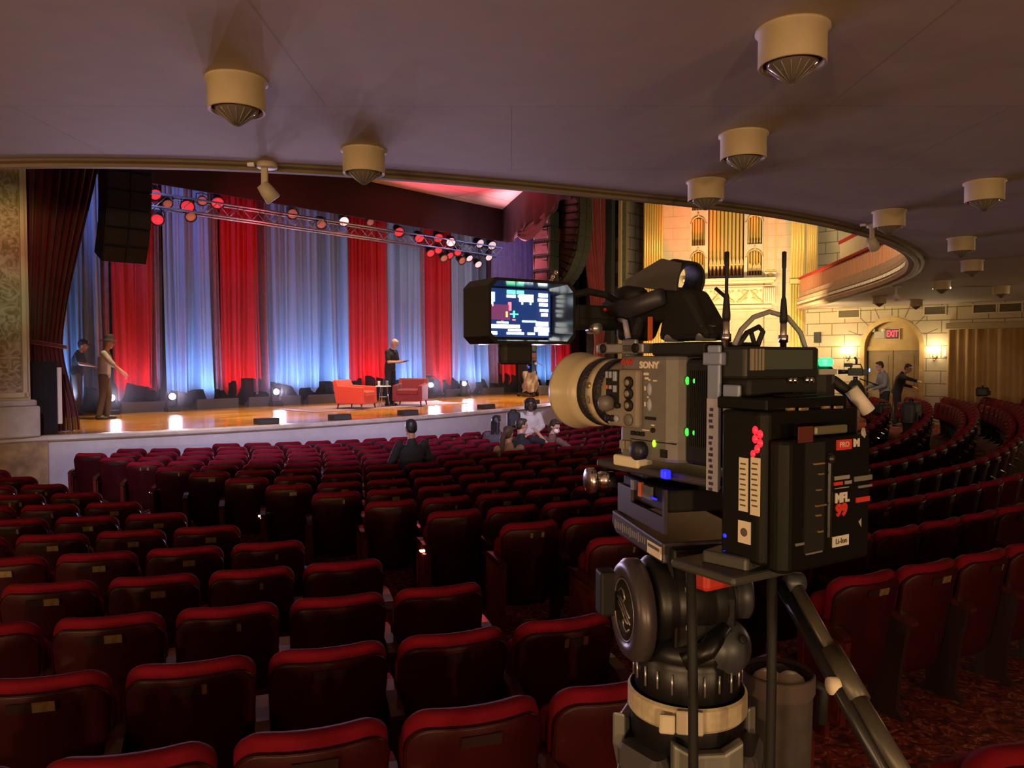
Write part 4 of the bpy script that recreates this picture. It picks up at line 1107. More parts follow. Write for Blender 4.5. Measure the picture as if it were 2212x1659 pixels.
def person(label, loc, rz, J, skin='fair', shirt=None, sleeves='short', trousers=None, hair=None, hair_len=0.0, hat=None, shoes=True, pony=False, bob=False, scarf=None, mask=False, coat=None, group=None):
    """J: joints in the person's own space (x right, y forward, z up). The body is one skin; clothes and hair are its parts."""
    V = {k: Vector(v) for k, v in J.items()}
    up = (V['neck'] - V['pelvis']).normalized()
    hd = V['head']; look = V.get('look', Vector((0, 1, 0))).normalized()
    sidev = look.cross(Vector((0, 0, 1))).normalized(); hup = sidev.cross(look).normalized()
    HM = Matrix.Translation(hd) @ Matrix((sidev, look, hup)).transposed().to_4x4()
    def torso(mb, g=0.0):
        sh = (V['sr'] - V['sl']); sx = sh.normalized(); ctr = (V['sl'] + V['sr']) / 2
        pel = V['pelvis']; n = 7; rings = []
        prof = [(-.10, .135, .105), (.0, .165, .118), (.18, .160, .112), (.40, .145, .105), (.62, .170, .118), (.82, .185, .115), (1.0, .13, .08)]
        for t_, wx, wy in prof:
            c = pel.lerp(ctr, t_) if t_ >= 0 else pel + (pel - ctr).normalized() * .08
            if 'spine' in V: c = c + V['spine'] * math.sin(PI * max(0, t_))
            ax = sx.lerp((V['hipr'] - V['hipl']).normalized(), 1 - max(0, t_)).normalized()
            fw = up.cross(ax).normalized()
            rings.append([tuple(c + ax * ((wx + g) * math.cos(q)) + fw * ((wy + g) * math.sin(q))) for q in [2 * PI * i / 18 for i in range(18)]])
        mb.loft(rings, None, 0, True, True)
    # --- body
    mb = MB()
    torso(mb)
    cap(mb, V['neck'] - up * .04, hd - hup * .07 - look * .015, .056, .052)
    ell(mb, (0, 0, .02), (.074, .092, .105), HM); ell(mb, (0, .022, -.055), (.058, .066, .062), HM)
    ell(mb, (0, .048, -.092), (.026, .026, .02), HM)                                   # chin
    mb.cyl((0, .084, .022), (0, .104, -.022), .007, .017, 8, HM); mb.ball((0, .102, -.024), .015, 8, HM)   # nose
    ell(mb, (0, .078, .036), (.05, .018, .01), HM)                                      # brow
    ell(mb, (0, .083, -.056), (.026, .012, .0085), HM)                                  # lips
    for s_ in (-1, 1): ell(mb, (s_ * .076, -.006, .0), (.011, .02, .032), HM)          # ears
    for s_, a in ((-1, 'l'), (1, 'r')):
        S_, E_, W_ = V['s' + a], V['e' + a], V['w' + a]
        cap(mb, S_, E_, .052, .041); cap(mb, E_, W_, .040, .027)
        fd = (W_ - E_).normalized() if 'h' + a not in V else (V['h' + a] - W_).normalized()
        pn = Vector(V.get('n' + a, (0, 0, 1))); pn = (pn - fd * pn.dot(fd)).normalized(); sd = fd.cross(pn).normalized() * (1 if a == 'r' else -1)
        PM = Matrix.Translation(W_ + fd * .05) @ Matrix((sd, fd, pn)).transposed().to_4x4()
        ell(mb, (0, 0, 0), (.042, .058, .017), PM)
        for k, (fx, L) in enumerate(((-.030, .062), (-.010, .075), (.011, .070), (.030, .054))):
            b0 = W_ + fd * .095 + sd * fx * -1; b1 = b0 + fd * L * .55 - pn * .010; b2 = b1 + fd * L * .35 - pn * .026
            cap(mb, b0 - fd * .02, b1, .0105, .0095, 8); cap(mb, b1, b2, .0095, .008, 8)
        tb = W_ + fd * .03 + sd * .032; t1 = tb + fd * .035 + sd * .025 - pn * .01; t2 = t1 + fd * .03 - pn * .008
        cap(mb, tb, t1, .013, .011, 8); cap(mb, t1, t2, .011, .009, 8)
        H_, K_, A_ = V['hip' + a], V['k' + a], V['a' + a]
        cap(mb, H_, K_, .082, .055); cap(mb, K_, A_, .054, .036)
        ft = V.get('f' + a, Vector((0, 1, 0))).normalized()
        cap(mb, A_ + Vector((0, 0, -.03)), A_ + ft * .13 + Vector((0, 0, -.055)), .036, .026)
    body = shells_to_mesh('person', mb, .0105, mat('skin_' + skin, SKINS[skin], .5), None, 3)
    body.location = loc; body.rotation_euler = (0, 0, rz)
    tag(body, label, 'person', group)
    for s_ in (-1, 1):
        m_ = MB(); m_.ball((s_ * .030, .082, .018), .011, 8, HM); m_.build('eye', mat('eye_dark', (.02, .015, .012), .2), body)
    # --- clothes
    if shirt:
        mb = MB(); torso(mb, .016)
        for s_, a in ((-1, 'l'), (1, 'r')):
            S_, E_, W_ = V['s' + a], V['e' + a], V['w' + a]
            ell(mb, tuple(S_), (.068, .066, .062))
            if sleeves == 'short': cap(mb, S_, S_.lerp(E_, .72), .066, .062)
            elif sleeves == 'long': cap(mb, S_, E_, .066, .057); cap(mb, E_, E_.lerp(W_, .93), .056, .042)
            elif sleeves == 'rolled': cap(mb, S_, E_, .066, .057); cap(mb, E_, E_.lerp(W_, .25), .056, .050)
        cap(mb, V['neck'] - up * .05, V['neck'] - up * .015, .078, .066)
        pv = V['pelvis']; hem = (V['hipl'] + V['hipr']) / 2
        ell(mb, tuple(hem + Vector((0, 0, .03))), (.178, .132, .10))
        shells_to_mesh('shirt' if not coat else 'cardigan', mb, .012, shirt, body, 4)
    if trousers:
        mb = MB()
        ell(mb, tuple((V['hipl'] + V['hipr']) / 2 + Vector((0, 0, .02))), (.172, .128, .12))
        for a in 'lr':
            cap(mb, V['hip' + a], V['k' + a], .098, .072); cap(mb, V['k' + a], V['a' + a] + Vector((0, 0, .0)), .070, .058)
        shells_to_mesh('trousers', mb, .013, trousers, body, 4)
    if shoes:
        for a in 'lr':
            ft = V.get('f' + a, Vector((0, 1, 0))).normalized(); A_ = V['a' + a]
            mb = MB(); cap(mb, A_ + Vector((0, 0, -.045)) - ft * .03, A_ + ft * .14 + Vector((0, 0, -.060)), .046, .036)
            shells_to_mesh('shoe', mb, .011, mat('shoe_black', (.015, .013, .013), .4), body, 2)
    if hair:
        mb = MB()
        ell(mb, (0, -.022, .038), (.086, .094, .098), HM); ell(mb, (0, -.045, -.002), (.077, .058, .070), HM)
        ell(mb, (0, .035, .098), (.062, .05, .034), HM)
        if hair_len:
            for s_ in (-1, 0, 1):
                p = HM @ Vector((s_ * .055, -.05, .0)); q = p + Vector((0, 0, -hair_len)) - (HM.to_3x3() @ Vector((0, .02, 0)))
                cap(mb, p, q, .044, .034)
        if pony:
            p = HM @ Vector((0, -.10, .035)); q = p + HM.to_3x3() @ Vector((0, -.07, -.10)); e = q + Vector((0, 0, -.26)) 
            cap(mb, p, q, .034, .046); cap(mb, q, e, .046, .026)
        if bob:
            for s_ in (-1, 1): ell(mb, (s_ * .075, -.015, -.015), (.058, .075, .115), HM)
            ell(mb, (0, -.06, -.03), (.10, .07, .11), HM); ell(mb, (0, -.02, .06), (.115, .10, .085), HM)
        shells_to_mesh('hair', mb, .010, hair, body, 3)
    if hat:
        mb = MB(); 
        if hat[0] == 'brim':
            mb.lathe([(.195, .048), (.20, .056), (.10, .075), (.100, .13), (.090, .185), (.05, .198), (0, .196)], M=HM @ Matrix.Rotation(R(4), 4, 'X'))
        else:
            mb.lathe([(.092, .045), (.094, .08), (.082, .125), (.04, .145), (0, .147)], M=HM)
            mb.prism([(-.07, .06), (-.06, .15), (-.02, .175), (.02, .175), (.06, .15), (.07, .06)], .012, M=HM @ Matrix.Translation((0, 0, .05)) @ Matrix.Rotation(R(-6), 4, 'X'))
        mb.build('hat', hat[1], body)
    if mask:
        mb = MB(); ell(mb, (0, .062, -.045), (.062, .050, .052), HM); mb.build('face_mask', mat('mask_white', (.8, .8, .8), .7), body)
    return body
def standing(h=1.76, bend=0.0, head_drop=0.0, look=(0, 1, 0), step=.0):
    """relaxed standing pose scaled to height h; bend leans the torso forward"""
    s_ = h / 1.76
    J = dict(pelvis=(0, 0, .97), hipl=(-.095, 0, .93), hipr=(.095, 0, .93), kl=(-.10, .02 + step, .50), kr=(.10, .02 - step * .6, .50), al=(-.105, -.02 + step * 1.2, .085), ar=(.105, -.02 - step * 1.4, .085),
             neck=(0, math.sin(bend) * .50 - .01, .97 + math.cos(bend) * .50), sl=(-.19, math.sin(bend) * .43, .97 + math.cos(bend) * .43), sr=(.19, math.sin(bend) * .43, .97 + math.cos(bend) * .43),
             head=(0, math.sin(bend) * .63 + .03 + head_drop, .97 + math.cos(bend) * .655 - head_drop * .4), look=look)
    J['el'] = (-.235, J['sl'][1] - .02, J['sl'][2] - .28); J['er'] = (.235, J['sr'][1] - .02, J['sr'][2] - .28)
    J['wl'] = (-.235, J['el'][1] + .07, J['el'][2] - .25); J['wr'] = (.235, J['er'][1] + .07, J['er'][2] - .25)
    return {k: (tuple(c * s_ for c in v) if k not in ('look',) else v) for k, v in J.items()}
def sitting(lean_=-.12, look=(0, 1, 0), seat=.46):
    J = dict(pelvis=(0, 0, seat + .10), hipl=(-.095, .03, seat + .08), hipr=(.095, .03, seat + .08), kl=(-.12, .46, seat + .06), kr=(.12, .46, seat + .06), al=(-.12, .50, .09), ar=(.12, .50, .09),
             neck=(0, lean_ * .5, seat + .60), sl=(-.19, lean_ * .43, seat + .53), sr=(.19, lean_ * .43, seat + .53), head=(0, lean_ * .5 + .04, seat + .755), look=look)
    J['el'] = (-.25, J['sl'][1] + .06, seat + .26); J['er'] = (.25, J['sr'][1] + .06, seat + .26)
    J['wl'] = (-.20, .28, seat + .20); J['wr'] = (.20, .28, seat + .20)
    return J
C_BLK = mat('cloth_black', (.012, .012, .016), .85)
C_NAVY = mat('cloth_navy', (.018, .020, .035), .85, noise=(20, .2))
C_GREY = mat('cloth_grey', (.30, .27, .27), .85, noise=(9, .15))
C_WHITE = mat('cloth_cream', (.62, .55, .52), .85, noise=(9, .1))
C_TANK = mat('cloth_tan', (.34, .19, .09), .85, noise=(12, .2))
C_BROWN = mat('cloth_brown', (.16, .085, .06), .85, noise=(12, .3))
C_DENIM = mat('cloth_denim', (.05, .06, .10), .85)
H_GREY = mat('hair_grey', (.45, .40, .36), .8, noise=(30, .3)); H_BLK = mat('hair_black', (.014, .012, .014), .5); H_BRN = mat('hair_brown', (.10, .055, .03), .6, noise=(30, .3)); H_DBRN = mat('hair_dark_brown', (.035, .02, .014), .55)
DECK = 1.112
def face_to(dx, dy): return math.atan2(-dx, dy)
# man in black at the chairs, looking down at something held in both hands
p = on_z(843, 877, DECK)
J = standing(1.80, .10, .05, look=(.1, .8, -.62))
J.update(el=(-.22, .10, 1.16), wl=(-.07, .36, 1.17), er=(.22, .10, 1.16), wr=(.07, .37, 1.17), nl=(-.5, 0, -1), nr=(.5, 0, -1))
person('standing person with grey hair and black shirt between the two armchairs, looking down', (p.x, p.y, 1.124), face_to(.90, -.42), J, 'fair', C_BLK, 'short', C_BLK, H_GREY)
w_ = Matrix.Translation((p.x, p.y, 1.124)) @ Matrix.Rotation(face_to(.90, -.42), 4, 'Z') @ Vector((0, .50, 1.18))
tag(MB().rbox((0, 0, 0), (.08, .15, .012), .008, rx=.3).build('phone', M_BLACK, loc=w_, rz=face_to(.90, -.42)), 'dark phone held by the grey-haired person in black', 'phone')
# man with dark hat, at the left of the stage, arm reaching forward
p = on_z(226, 905, DECK)
J = standing(1.72, .08, .02, look=(0, 1, -.12), step=.05)
J.update(er=(.24, .16, 1.20), wr=(.20, .36, .98), el=(-.22, .10, 1.16), wl=(-.12, .33, 1.0))
person('person in dark brimmed hat and grey shirt at stage left, arm reaching forward', (p.x, p.y, DECK), face_to(.94, .33), J, 'tan', C_GREY, 'rolled', mat('cloth_olive', (.085, .06, .05), .85), None, hat=('brim', mat('hat_felt', (.02, .012, .02), .8)))
# half hidden behind the tab
p = on_z(163, 898, DECK)
p = Vector((p.x - .15, p.y + .35, 0))
J = standing(1.70, .12, .03, look=(0, 1, -.1))
J.update(er=(.24, .12, 1.15), wr=(.20, .38, 1.10), el=(-.24, .12, 1.15), wl=(-.2, .36, 1.05))
person('person in black T-shirt and cap half hidden by the left tab curtain', (p.x, p.y, DECK), face_to(.95, .3), J, 'fair', C_BLK, 'short', mat('cloth_umber', (.07, .035, .025), .85), H_DBRN, hat=('cap', C_NAVY))
# people in the audience seats
def seat_at(px, py, z_top=None, dist=None):
    pass
def audience(px, py_head, Y, label, J, facing, head_z, **kw):
    """places a figure so that the centre of its head is seen at the given spot, Y metres out"""
    q = at_y(px, py_head, Y); rz = face_to(*facing)
    hv = Matrix.Rotation(rz, 4, 'Z') @ Vector(J['head'])
    loc = Vector((q.x - hv.x, q.y - hv.y, q.z - hv.z))
    return person(label, loc, rz, J, **kw), loc
J = sitting(-.10, look=(0, 1, -.15)); J.update(el=(-.30, .02, .72), er=(.32, .02, .72))
audience(887, 926, 10.6, 'person with short dark hair in black shirt sitting alone in the centre rows, back turned', J, (-.55, .83), .46, skin='tan', shirt=C_BLK, sleeves='long', trousers=C_BLK, hair=H_BLK)
J = sitting(-.05, look=(.75, .6, -.05))
audience(1073, 912, 14.2, 'seated person with long straight black hair and grey top, left of the group', J, (-.3, .95), .46, skin='fair', shirt=mat('cloth_slate', (.06, .055, .065), .85), sleeves='long', trousers=C_BLK, hair=H_BLK, hair_len=.36)
J = sitting(-.06, look=(.8, .55, -.05))
audience(1098, 938, 12.0, 'seated person with light brown ponytail and tan sweater', J, (-.4, .9), .46, skin='fair', shirt=C_TANK, sleeves='long', trousers=C_DENIM, hair=H_BRN, pony=True)
J = sitting(-.02, look=(.8, .55, -.1)); J.update(er=(.38, .20, .92), wr=(.20, .34, 1.08), el=(-.28, .14, .80), wl=(-.02, .36, 1.0))
audience(1127, 920, 12.9, 'seated person in black T-shirt, bare arms raised with hands clasped', J, (.25, .95), .46, skin='fair', shirt=C_BLK, sleeves='short', trousers=C_DENIM, hair=H_DBRN)
J = sitting(.34, look=(.85, .2, -.35)); J.update(er=(.36, .36, .80), wr=(.50, .58, .74), el=(-.2, .3, .7))
audience(1198, 922, 13.2, 'person in brown top and white face mask leaning over the seats', J, (.80, .55), .46, skin='fair', shirt=C_BROWN, sleeves='long', trousers=C_BLK, hair=H_DBRN, mask=True, hair_len=.10)
J = standing(1.66, .04, .0, look=(.2, .95, -.12)); J.update(el=(-.25, .06, 1.10), wl=(-.05, .22, .98), er=(.25, .06, 1.10), wr=(.08, .22, .95))
audience(1146, 874, 15.3, 'standing person with dark bobbed hair and open cream cardigan facing the seated group', J, (.25, -.97), 0, skin='deep', shirt=C_WHITE, sleeves='long', trousers=C_DENIM, hair=H_BLK, bob=True, coat=True)
# crew by the right wall
q = at_y(1912, 800, 20.1)
J = standing(1.76, .12, .03, look=(0, 1, -.25)); J.update(er=(.27, .10, 1.12), wr=(.22, .38, 1.05), el=(-.27, .10, 1.12), wl=(-.2, .36, 1.02))
fz = floor_z(q.x, q.y)
person('crew member in grey shirt operating gear before the double doors', (q.x, q.y, fz), face_to(-.85, .1), J, 'fair', mat('cloth_bluegrey', (.20, .20, .23), .85, noise=(9, .2)), 'long', C_BLK, H_DBRN)
q = at_y(1938, 803, 20.5); fz2 = floor_z(q.x, q.y)
J = standing(1.72, .30, .05, look=(.4, 1, -.3)); J.update(er=(.40, .32, 1.28), wr=(.52, .55, 1.22), el=(-.24, .12, 1.1), wl=(-.1, .36, 1.05))
person('crew member in black behind the grey-shirted one, arm stretched right', (q.x, q.y, fz2), face_to(.7, -.5), J, 'fair', C_BLK, 'long', C_BLK, H_DBRN)

# ------------------------------------------------------------------ the camera rig in the foreground
RIGM = Matrix.Translation((.255, 1.068, 2.325)) @ Matrix.Rotation(R(32), 4, 'Z')
def W_(r, q, z): return RIGM @ Vector((r, q, z))
rig = thing('broadcast_camera', 'grey broadcast camera with cream zoom lens, lit monitor and large battery on the tripod', 'camera', (.255, 1.068, 2.325), R(32))
M_BODY = mat('camera_grey', (.145, .138, .138), .45, noise=(60, .12))
M_BODY2 = mat('camera_panel', (.23, .20, .165), .45)
M_LENSC = mat('lens_cream', (.50, .43, .30), .32)
M_LENSK = mat('lens_ring_black', (.02, .02, .028), .4, bump=(260, .4))
M_RUBBER = mat('rubber_black', (.011, .011, .012), .6, spec=.25)
M_PLATE = mat('anodised_plate', (.065, .058, .072), .38, .5)
M_SILVER = mat('satin_silver', (.45, .45, .50), .32, .8)
M_BLUEGR = mat('bluegrey_bracket', (.20, .24, .36), .42, .3)
M_LABEL = mat('cream_label', (.68, .62, .48), .6)
M_INK = mat('label_ink', (.10, .08, .07), .7)
M_GREENL = mat('green_led', (.05, .5, .1), .3, emit=(.03, 1, .05), estr=1.2)
M_GREENB = mat('green_led_bright', (.1, .8, .3), .3, emit=(.03, 1, .22), estr=2.2)
M_REDL = mat('red_led', (.5, .02, .03), .3, emit=(1, .015, .03), estr=1.6)
M_BLUEL = mat('blue_led', (.02, .03, .6), .3, emit=(.01, .015, 1), estr=1.6)
M_ORANGE = mat('orange_part', (.55, .10, .03), .5)
M_REDP = mat('red_print', (.50, .035, .02), .5)
M_TOGGLE = mat('toggle_blue', (.30, .34, .50), .4)
# body
body_out = [(.07, .095), (-.052, .095), (-.060, .087), (-.060, -.005), (-.052, -.020), (-.040, -.026), (.07, -.026)]
mb = MB(); mb.prism(body_out, .145, M=Matrix.Translation((0, 0, -.096))); cb = mb.build('body', M_BODY, rig, bevel=.006)
mb = MB(); mb.prism([(.066, -.026), (-.046, -.026), (-.046, -.085), (.066, -.085)], .14, M=Matrix.Translation((0, 0, -.095))); rb = mb.build('rear_body', M_RUBBER, rig, bevel=.006)
mb = MB()
for k in range(9): mb.box((-.047, -.036 - k * .0035, -.02), (.002, .0014, .10))
mb.build('vent_fins', M_BLKMET, rb)
for zz in (.016, -.052):
    for dq in (0, .012):
        MB().ball((-.0475, -.032 - dq, zz), .0035 if dq == 0 else .002, 10, sc=(.6, 1, 1.6)).build('green_light', M_GREENL, rb)  # green LEDs with their reflection, put in as glowing beads
# side control panel
mb = MB(); mb.rbox((-.065, .075, -.010), (.074, .010, .082), .006, M=Matrix.Identity(4)) if False else mb.box((-.064, .074, -.011), (.012, .066, .082)); sp = mb.build('control_panel', M_BODY2, rig, bevel=.004)
MB().box((-.0705, .094, .004), (.002, .028, .050)).build('button_field', M_RUBBER, sp)
for i, (q, z, w, h) in enumerate(((.104, .022, .004, .010), (.096, .022, .004, .010), (.086, .020, .007, .014), (.104, .004, .004, .006), (.096, .004, .004, .006), (.086, .002, .006, .010))):
    MB().box((-.073, q, z), (.004, w, h)).build('button', M_ORANGE if i == 3 else M_TOGGLE, sp, bevel=.001)
for z in (.0117, -.004, -.0205, -.041):
    mb = MB(); mb.lathe([(.0085, 0), (.0085, .003), (.006, .004)], (-.070, .058, z), (-1, 0, 0)); d = mb.build('dial', M_RUBBER if z > -.03 else M_BODY, sp)
    if z > -.03: MB().lathe([(.0045, .003), (.0042, .006), (.0, .006)], (-.070, .058, z), (-1, 0, 0)).build('dial_cap', M_BODY2, d)
mb = MB(); mb.lathe([(.010, 0), (.012, .008), (.011, .016), (.006, .020), (0, .0205)], (-.070, .098, -.019), (-1, 0, 0)); mb.build('focus_knob', M_BODY, sp)
mb = MB(); mb.cyl((-.070, .080, -.022), (-.076, .080, -.022), .004); mb.build('button', M_RUBBER, sp)
for k in range(3):
    MB().lathe([(.005, 0), (.005, .003), (.003, .0035)], (-.070, .104 - k * .010, -.041), (-1, 0, 0), seg=12).build('button', M_TOGGLE if k == 2 else M_RUBBER, sp)
for z in (.003, -.0185):
    mb = MB(); mb.ball((-.060, .0275, z), .0055, 12, sc=(.5, .85, 1.7)); mb.build('toggle', M_TOGGLE, cb)
mb = MB()
for (q, z, w, h) in ((.034, .024, .010, .0035), (.033, .018, .007, .003), (.0275, .016, .004, .0022), (.016, .015, .007, .002), (.036, .004, .0025, .006), (.036, -.018, .0025, .006), (.030, -.008, .003, .002), (.020, -.046, .006, .002), (.034, -.054, .014, .0016)):
    mb.box((-.0604, q, z), (.0012, w, h))
mb.build('panel_marks', M_LABEL, cb)
MB().box((-.061, .024, -.037), (.003, .020, .004)).build('card_slot', M_RUBBER, cb)
for k in range(3): MB().box((-.0615, .060 - k * .010, -.060), (.004, .007, .006)).build('button', M_RUBBER, cb, bevel=.001)
mb = MB(); mb.lathe([(.0035, 0), (.0035, .0025), (.002, .003)], (-.06, .019, -.053), (-1, 0, 0)); mb.build('jack_socket', M_RUBBER, cb)
MB().ball((-.061, .0165, -.071), .0034, 10, sc=(.6, 1, 1.5)).build('power_light', mat('lime_led', (.3, .8, .05), .3, emit=(.3, 1, .02), estr=2), cb)
mb = MB(); mb.lathe([(.013, 0), (.013, .012), (.010, .014), (0, .0145)], (-.06, .042, -.083), (-1, 0, 0)); mb.build('menu_dial', mat('dial_navy', (.012, .014, .035), .4), cb)
for k in range(2): MB().box((-.0625, .080 - k * .013, -.078), (.006, .010, .013)).build('button', M_BODY2, cb, bevel=.0015)
MB().box((-.0608, -.002, -.083), (.002, .012, .011)).build('camera_badge', M_RUBBER, cb)
MB().box((-.0605, .02, -.0685), (.0015, .09, .0012)).build('seam', M_RUBBER, cb)
SIDE = Matrix.Rotation(-PI / 2, 4, 'Z') @ Matrix.Rotation(PI / 2, 4, 'X')          # text standing on the left side of the camera
def on_side(r, q, z, s_=1): return Matrix.Translation((r, q, z)) @ SIDE @ Matrix.Diagonal((s_, 1, 1, 1))
lettering('maker_lettering', 'SONY', .0125, M_LABEL, cb, on_side(-.0605, .028, .036, 1.15), .0008, bold=.0006)
lettering('red_lettering', 'CAV', .011, M_REDP, cb, on_side(-.0605, .074, .040, 1.2), .0008, bold=.0005)
# lens
ln = MB().lathe([(.030, .085), (.046, .092), (.0475, .112), (.0495, .118), (.0510, .146)], axis=(0, 1, 0), p0=(0, 0, -.008), seg=40).build('lens', M_LENSC, rig)
def ring(nm, prof, m, seg=48):
    return MB().lathe(prof, (0, 0, -.008), (0, 1, 0), seg).build(nm, m, ln)
ring('zoom_ring', [(.045, .144), (.0530, .146), (.0530, .165), (.045, .167)], M_LENSK)
ring('lens_barrel', [(.045, .165), (.0530, .166), (.0535, .181), (.045, .183)], M_LENSC)
ring('focus_ring', [(.045, .181), (.0545, .183), (.0545, .198), (.050, .200)], M_LENSK)
ring('front_collar', [(.045, .199), (.0520, .200), (.0520, .206), (.045, .207)], M_RUBBER)
ring('lens_hood', [(.048, .205), (.056, .207), (.0580, .226), (.0620, .256), (.0640, .260), (.0640, .266), (.0615, .266), (.055, .228), (.046, .205)], M_LENSC)
MB().lathe([(.0, 0), (.048, .004), (.048, 0)], (0, .203, -.008), (0, 1, 0), 32).build('front_glass', mat('lens_glass', (.01, .01, .02), .05, spec=1.0), ln)
mb = MB(); mb.lathe([(.005, 0), (.005, .0012)], (-.0520, .174, .004), (-1, 0, .2)); mb.build('gold_badge', M_BRASS, ln)
MB().ball((-.0530, .174, -.018), .005, 10, sc=(.3, .7, 1.3)).build('lens_button', M_BODY2, ln)
# tripod foot and dovetail
MB().box((-.048, .075, -.102), (.03, .055, .016)).build('lens_support', M_LABEL, rig, bevel=.003)
MB().box((.0, .03, -.112), (.12, .23, .012)).build('dovetail_plate', M_PLATE, rig, bevel=.003)
mb = MB(); mb.lathe([(.012, 0), (.013, .02), (.010, .022), (.010, .03), (.019, .032), (.019, .040), (.012, .042), (.0, .0425)], (-.052, .115, -.134), (-1, .25, 0), 28); mb.build('clamp_knob', M_CHROME, rig)
# sloping base: open frame, scale plate
TIL = Matrix.Translation((0, .03, -.172)) @ Matrix.Rotation(R(-19), 4, 'Z')
mb = MB(); mb.box((-.004, 0, .028), (.105, .15, .03), TIL); mb.box((-.0, .05, .052), (.09, .06, .02), TIL); bs = mb.build('battery_plate_base', M_RUBBER, rig, bevel=.004)
mb = MB(); mb.prism([(.082, -.012), (.082, .030), (.030, .030), (.030, .010), (-.080, .010), (-.080, .046), (-.086, .046), (-.086, -.012)], .005, M=TIL @ Matrix.Translation((-.062, 0, .0)), axis='x'); mb.build('side_plate', M_PLATE, bs)
mb = MB(); mb.box((-.061, -.005, .034), (.006, .007, .020), TIL); mb.build('orange_tab', M_ORANGE, bs)
mb = MB(); mb.box((-.061, -.03, .034), (.004, .028, .018), TIL); mb.build('grey_tab', mat('tab_grey', (.08, .08, .075), .5), bs)
mb = MB(); mb.box((-.061, .022, .036), (.006, .008, .014), TIL); mb.build('chrome_catch', M_SILVER, bs)
mb = MB(); mb.box((-.052, -.068, .064), (.010, .014, .012), TIL); mb.build('blue_catch', M_BLUEL, bs, bevel=.002)
mb = MB(); mb.box((-.063, -.056, .030), (.002, .016, .002), TIL); mb.build('blue_catch', M_BLUEL, bs)
mb = MB(); mb.prism([(-.10, -.047), (-.10, -.020), (.085, -.012), (.088, -.030), (.07, -.044)], .14, M=TIL @ Matrix.Translation((-.070, 0, 0)), axis='x'); sl = mb.build('sliding_plate', M_PLATE, rig, bevel=.003)
mb = MB()
for k in range(16): mb.box((-.0706, .070 - k * .0075, -.030), (.001, .0014, .009 if k % 4 else .013), TIL)
mb.build('scale_marks', M_SILVER, sl)
mb = MB(); mb.box((-.0706, -.075, -.034), (.0016, .044, .017), TIL); lb = mb.build('paper_label', M_LABEL, sl)
mb = MB()
for k in range(11): mb.box((-.0716, -.057 - k * .0034, -.031), (.0008, .0022, .004), TIL)
mb.build('label_print', M_INK, lb)
for k, (r_, q_, z_) in enumerate(((-.085, -.135, -.165), (-.088, -.135, -.186))): MB().ball((r_, q_, z_), .0035, 8).build('blue_light', M_BLUEL, sl)
mb = MB(); mb.box((-.070, -.135, -.203), (.115, .10, .011)); mb.box((-.075, -.14, -.192), (.05, .06, .018), rz=.2); mb.cyl((-.07, -.14, -.178), (-.04, -.16, -.176), .012); mb.build('quick_release', mat('release_grey', (.07, .07, .066), .4, .4), rig, bevel=.004)
mb = MB(); mb.box((-.050, -.085, -.228), (.060, .03, .034)); mb.build('release_lever', M_REDP, rig, bevel=.006)
# top: plates, handle, grip
mb = MB(); mb.box((-.03, .10, .060), (.05, .105, .014)); mb.box((-.052, .078, .062), (.006, .03, .022)); tp = mb.build('top_plate', M_SILVER, rig, bevel=.002)
for q in (.135, .062): MB().lathe([(.007, 0), (.007, .002), (.004, .003)], (-.0555, q, .060), (-1, 0, 0), 12).build('screw', M_RUBBER, tp)
MB().box((0, -.015, .058), (.10, .10, .018)).build('cheese_plate', M_RUBBER, rig, bevel=.003)
hd = MB().prism([(.145, .072), (.145, .128), (.105, .142), (.07, .134), (.03, .146), (-.005, .140), (-.048, .082), (-.048, .070), (.052, .070), (.045, .098), (.085, .100), (.10, .072)], .046, axis='x', M=Matrix.Translation((-.026, 0, 0))).build('top_handle', M_RUBBER, rig, bevel=.010)
mb = MB(); mb.tube([(-.035, .15, .122), (-.04, .09, .118), (-.036, .03, .132)], .013, 10, radii=[.012, .014, .012]); mb.build('rubber_grip', mat('grip_navy', (.02, .02, .03), .5), hd)
mb = MB(); mb.ball((-.012, .125, .140), .022, 14, sc=(.9, 1.6, .75)); mb.build('handle_zoom_pod', M_RUBBER, hd)
MB().box((-.030, .060, .088), (.005, .005, .034)).build('orange_strip', M_ORANGE, hd)
mb = MB(); mb.tube([(-.032, .125, .104), (-.034, .110, .100), (-.034, .103, .075)], .0045, 8); mb.build('clip', mat('clip_lilac', (.28, .26, .36), .4), hd)
for q in (.030, -.030): MB().cyl((-.012, q, .069), (-.012, q, .089), .014, seg=20).build('rosette_clamp', M_SILVER, rig)
mb = MB(); t_ = Matrix.Translation((0, .030, .157)) @ Matrix.Rotation(R(12), 4, 'X')
mb.lathe([(.0235, -.020), (.0255, -.022), (.0275, -.020), (.0275, .016), (.0235, .016), (.0235, -.020)], (0, 0, 0), (0, 1, 0), 36, t_, cap=False); mb.build('eyecup_tube', M_RUBBER, hd)
mb = MB(); mb.prism([(-.020, -.014), (-.020, .024), (.016, .026), (.085, -.012), (.085, -.020), (.02, -.018)], .006, axis='x', M=t_ @ Matrix.Translation((-.0285, 0, 0))); mb.build('eyecup_flap', mat('flap_grey', (.05, .047, .045), .5), hd)
mb = MB(); mb.tube([(.024, -.012, .143), (.034, -.025, .128), (.022, -.035, .112)], .003, 6); mb.build('cable_loop', M_RUBBER, hd)
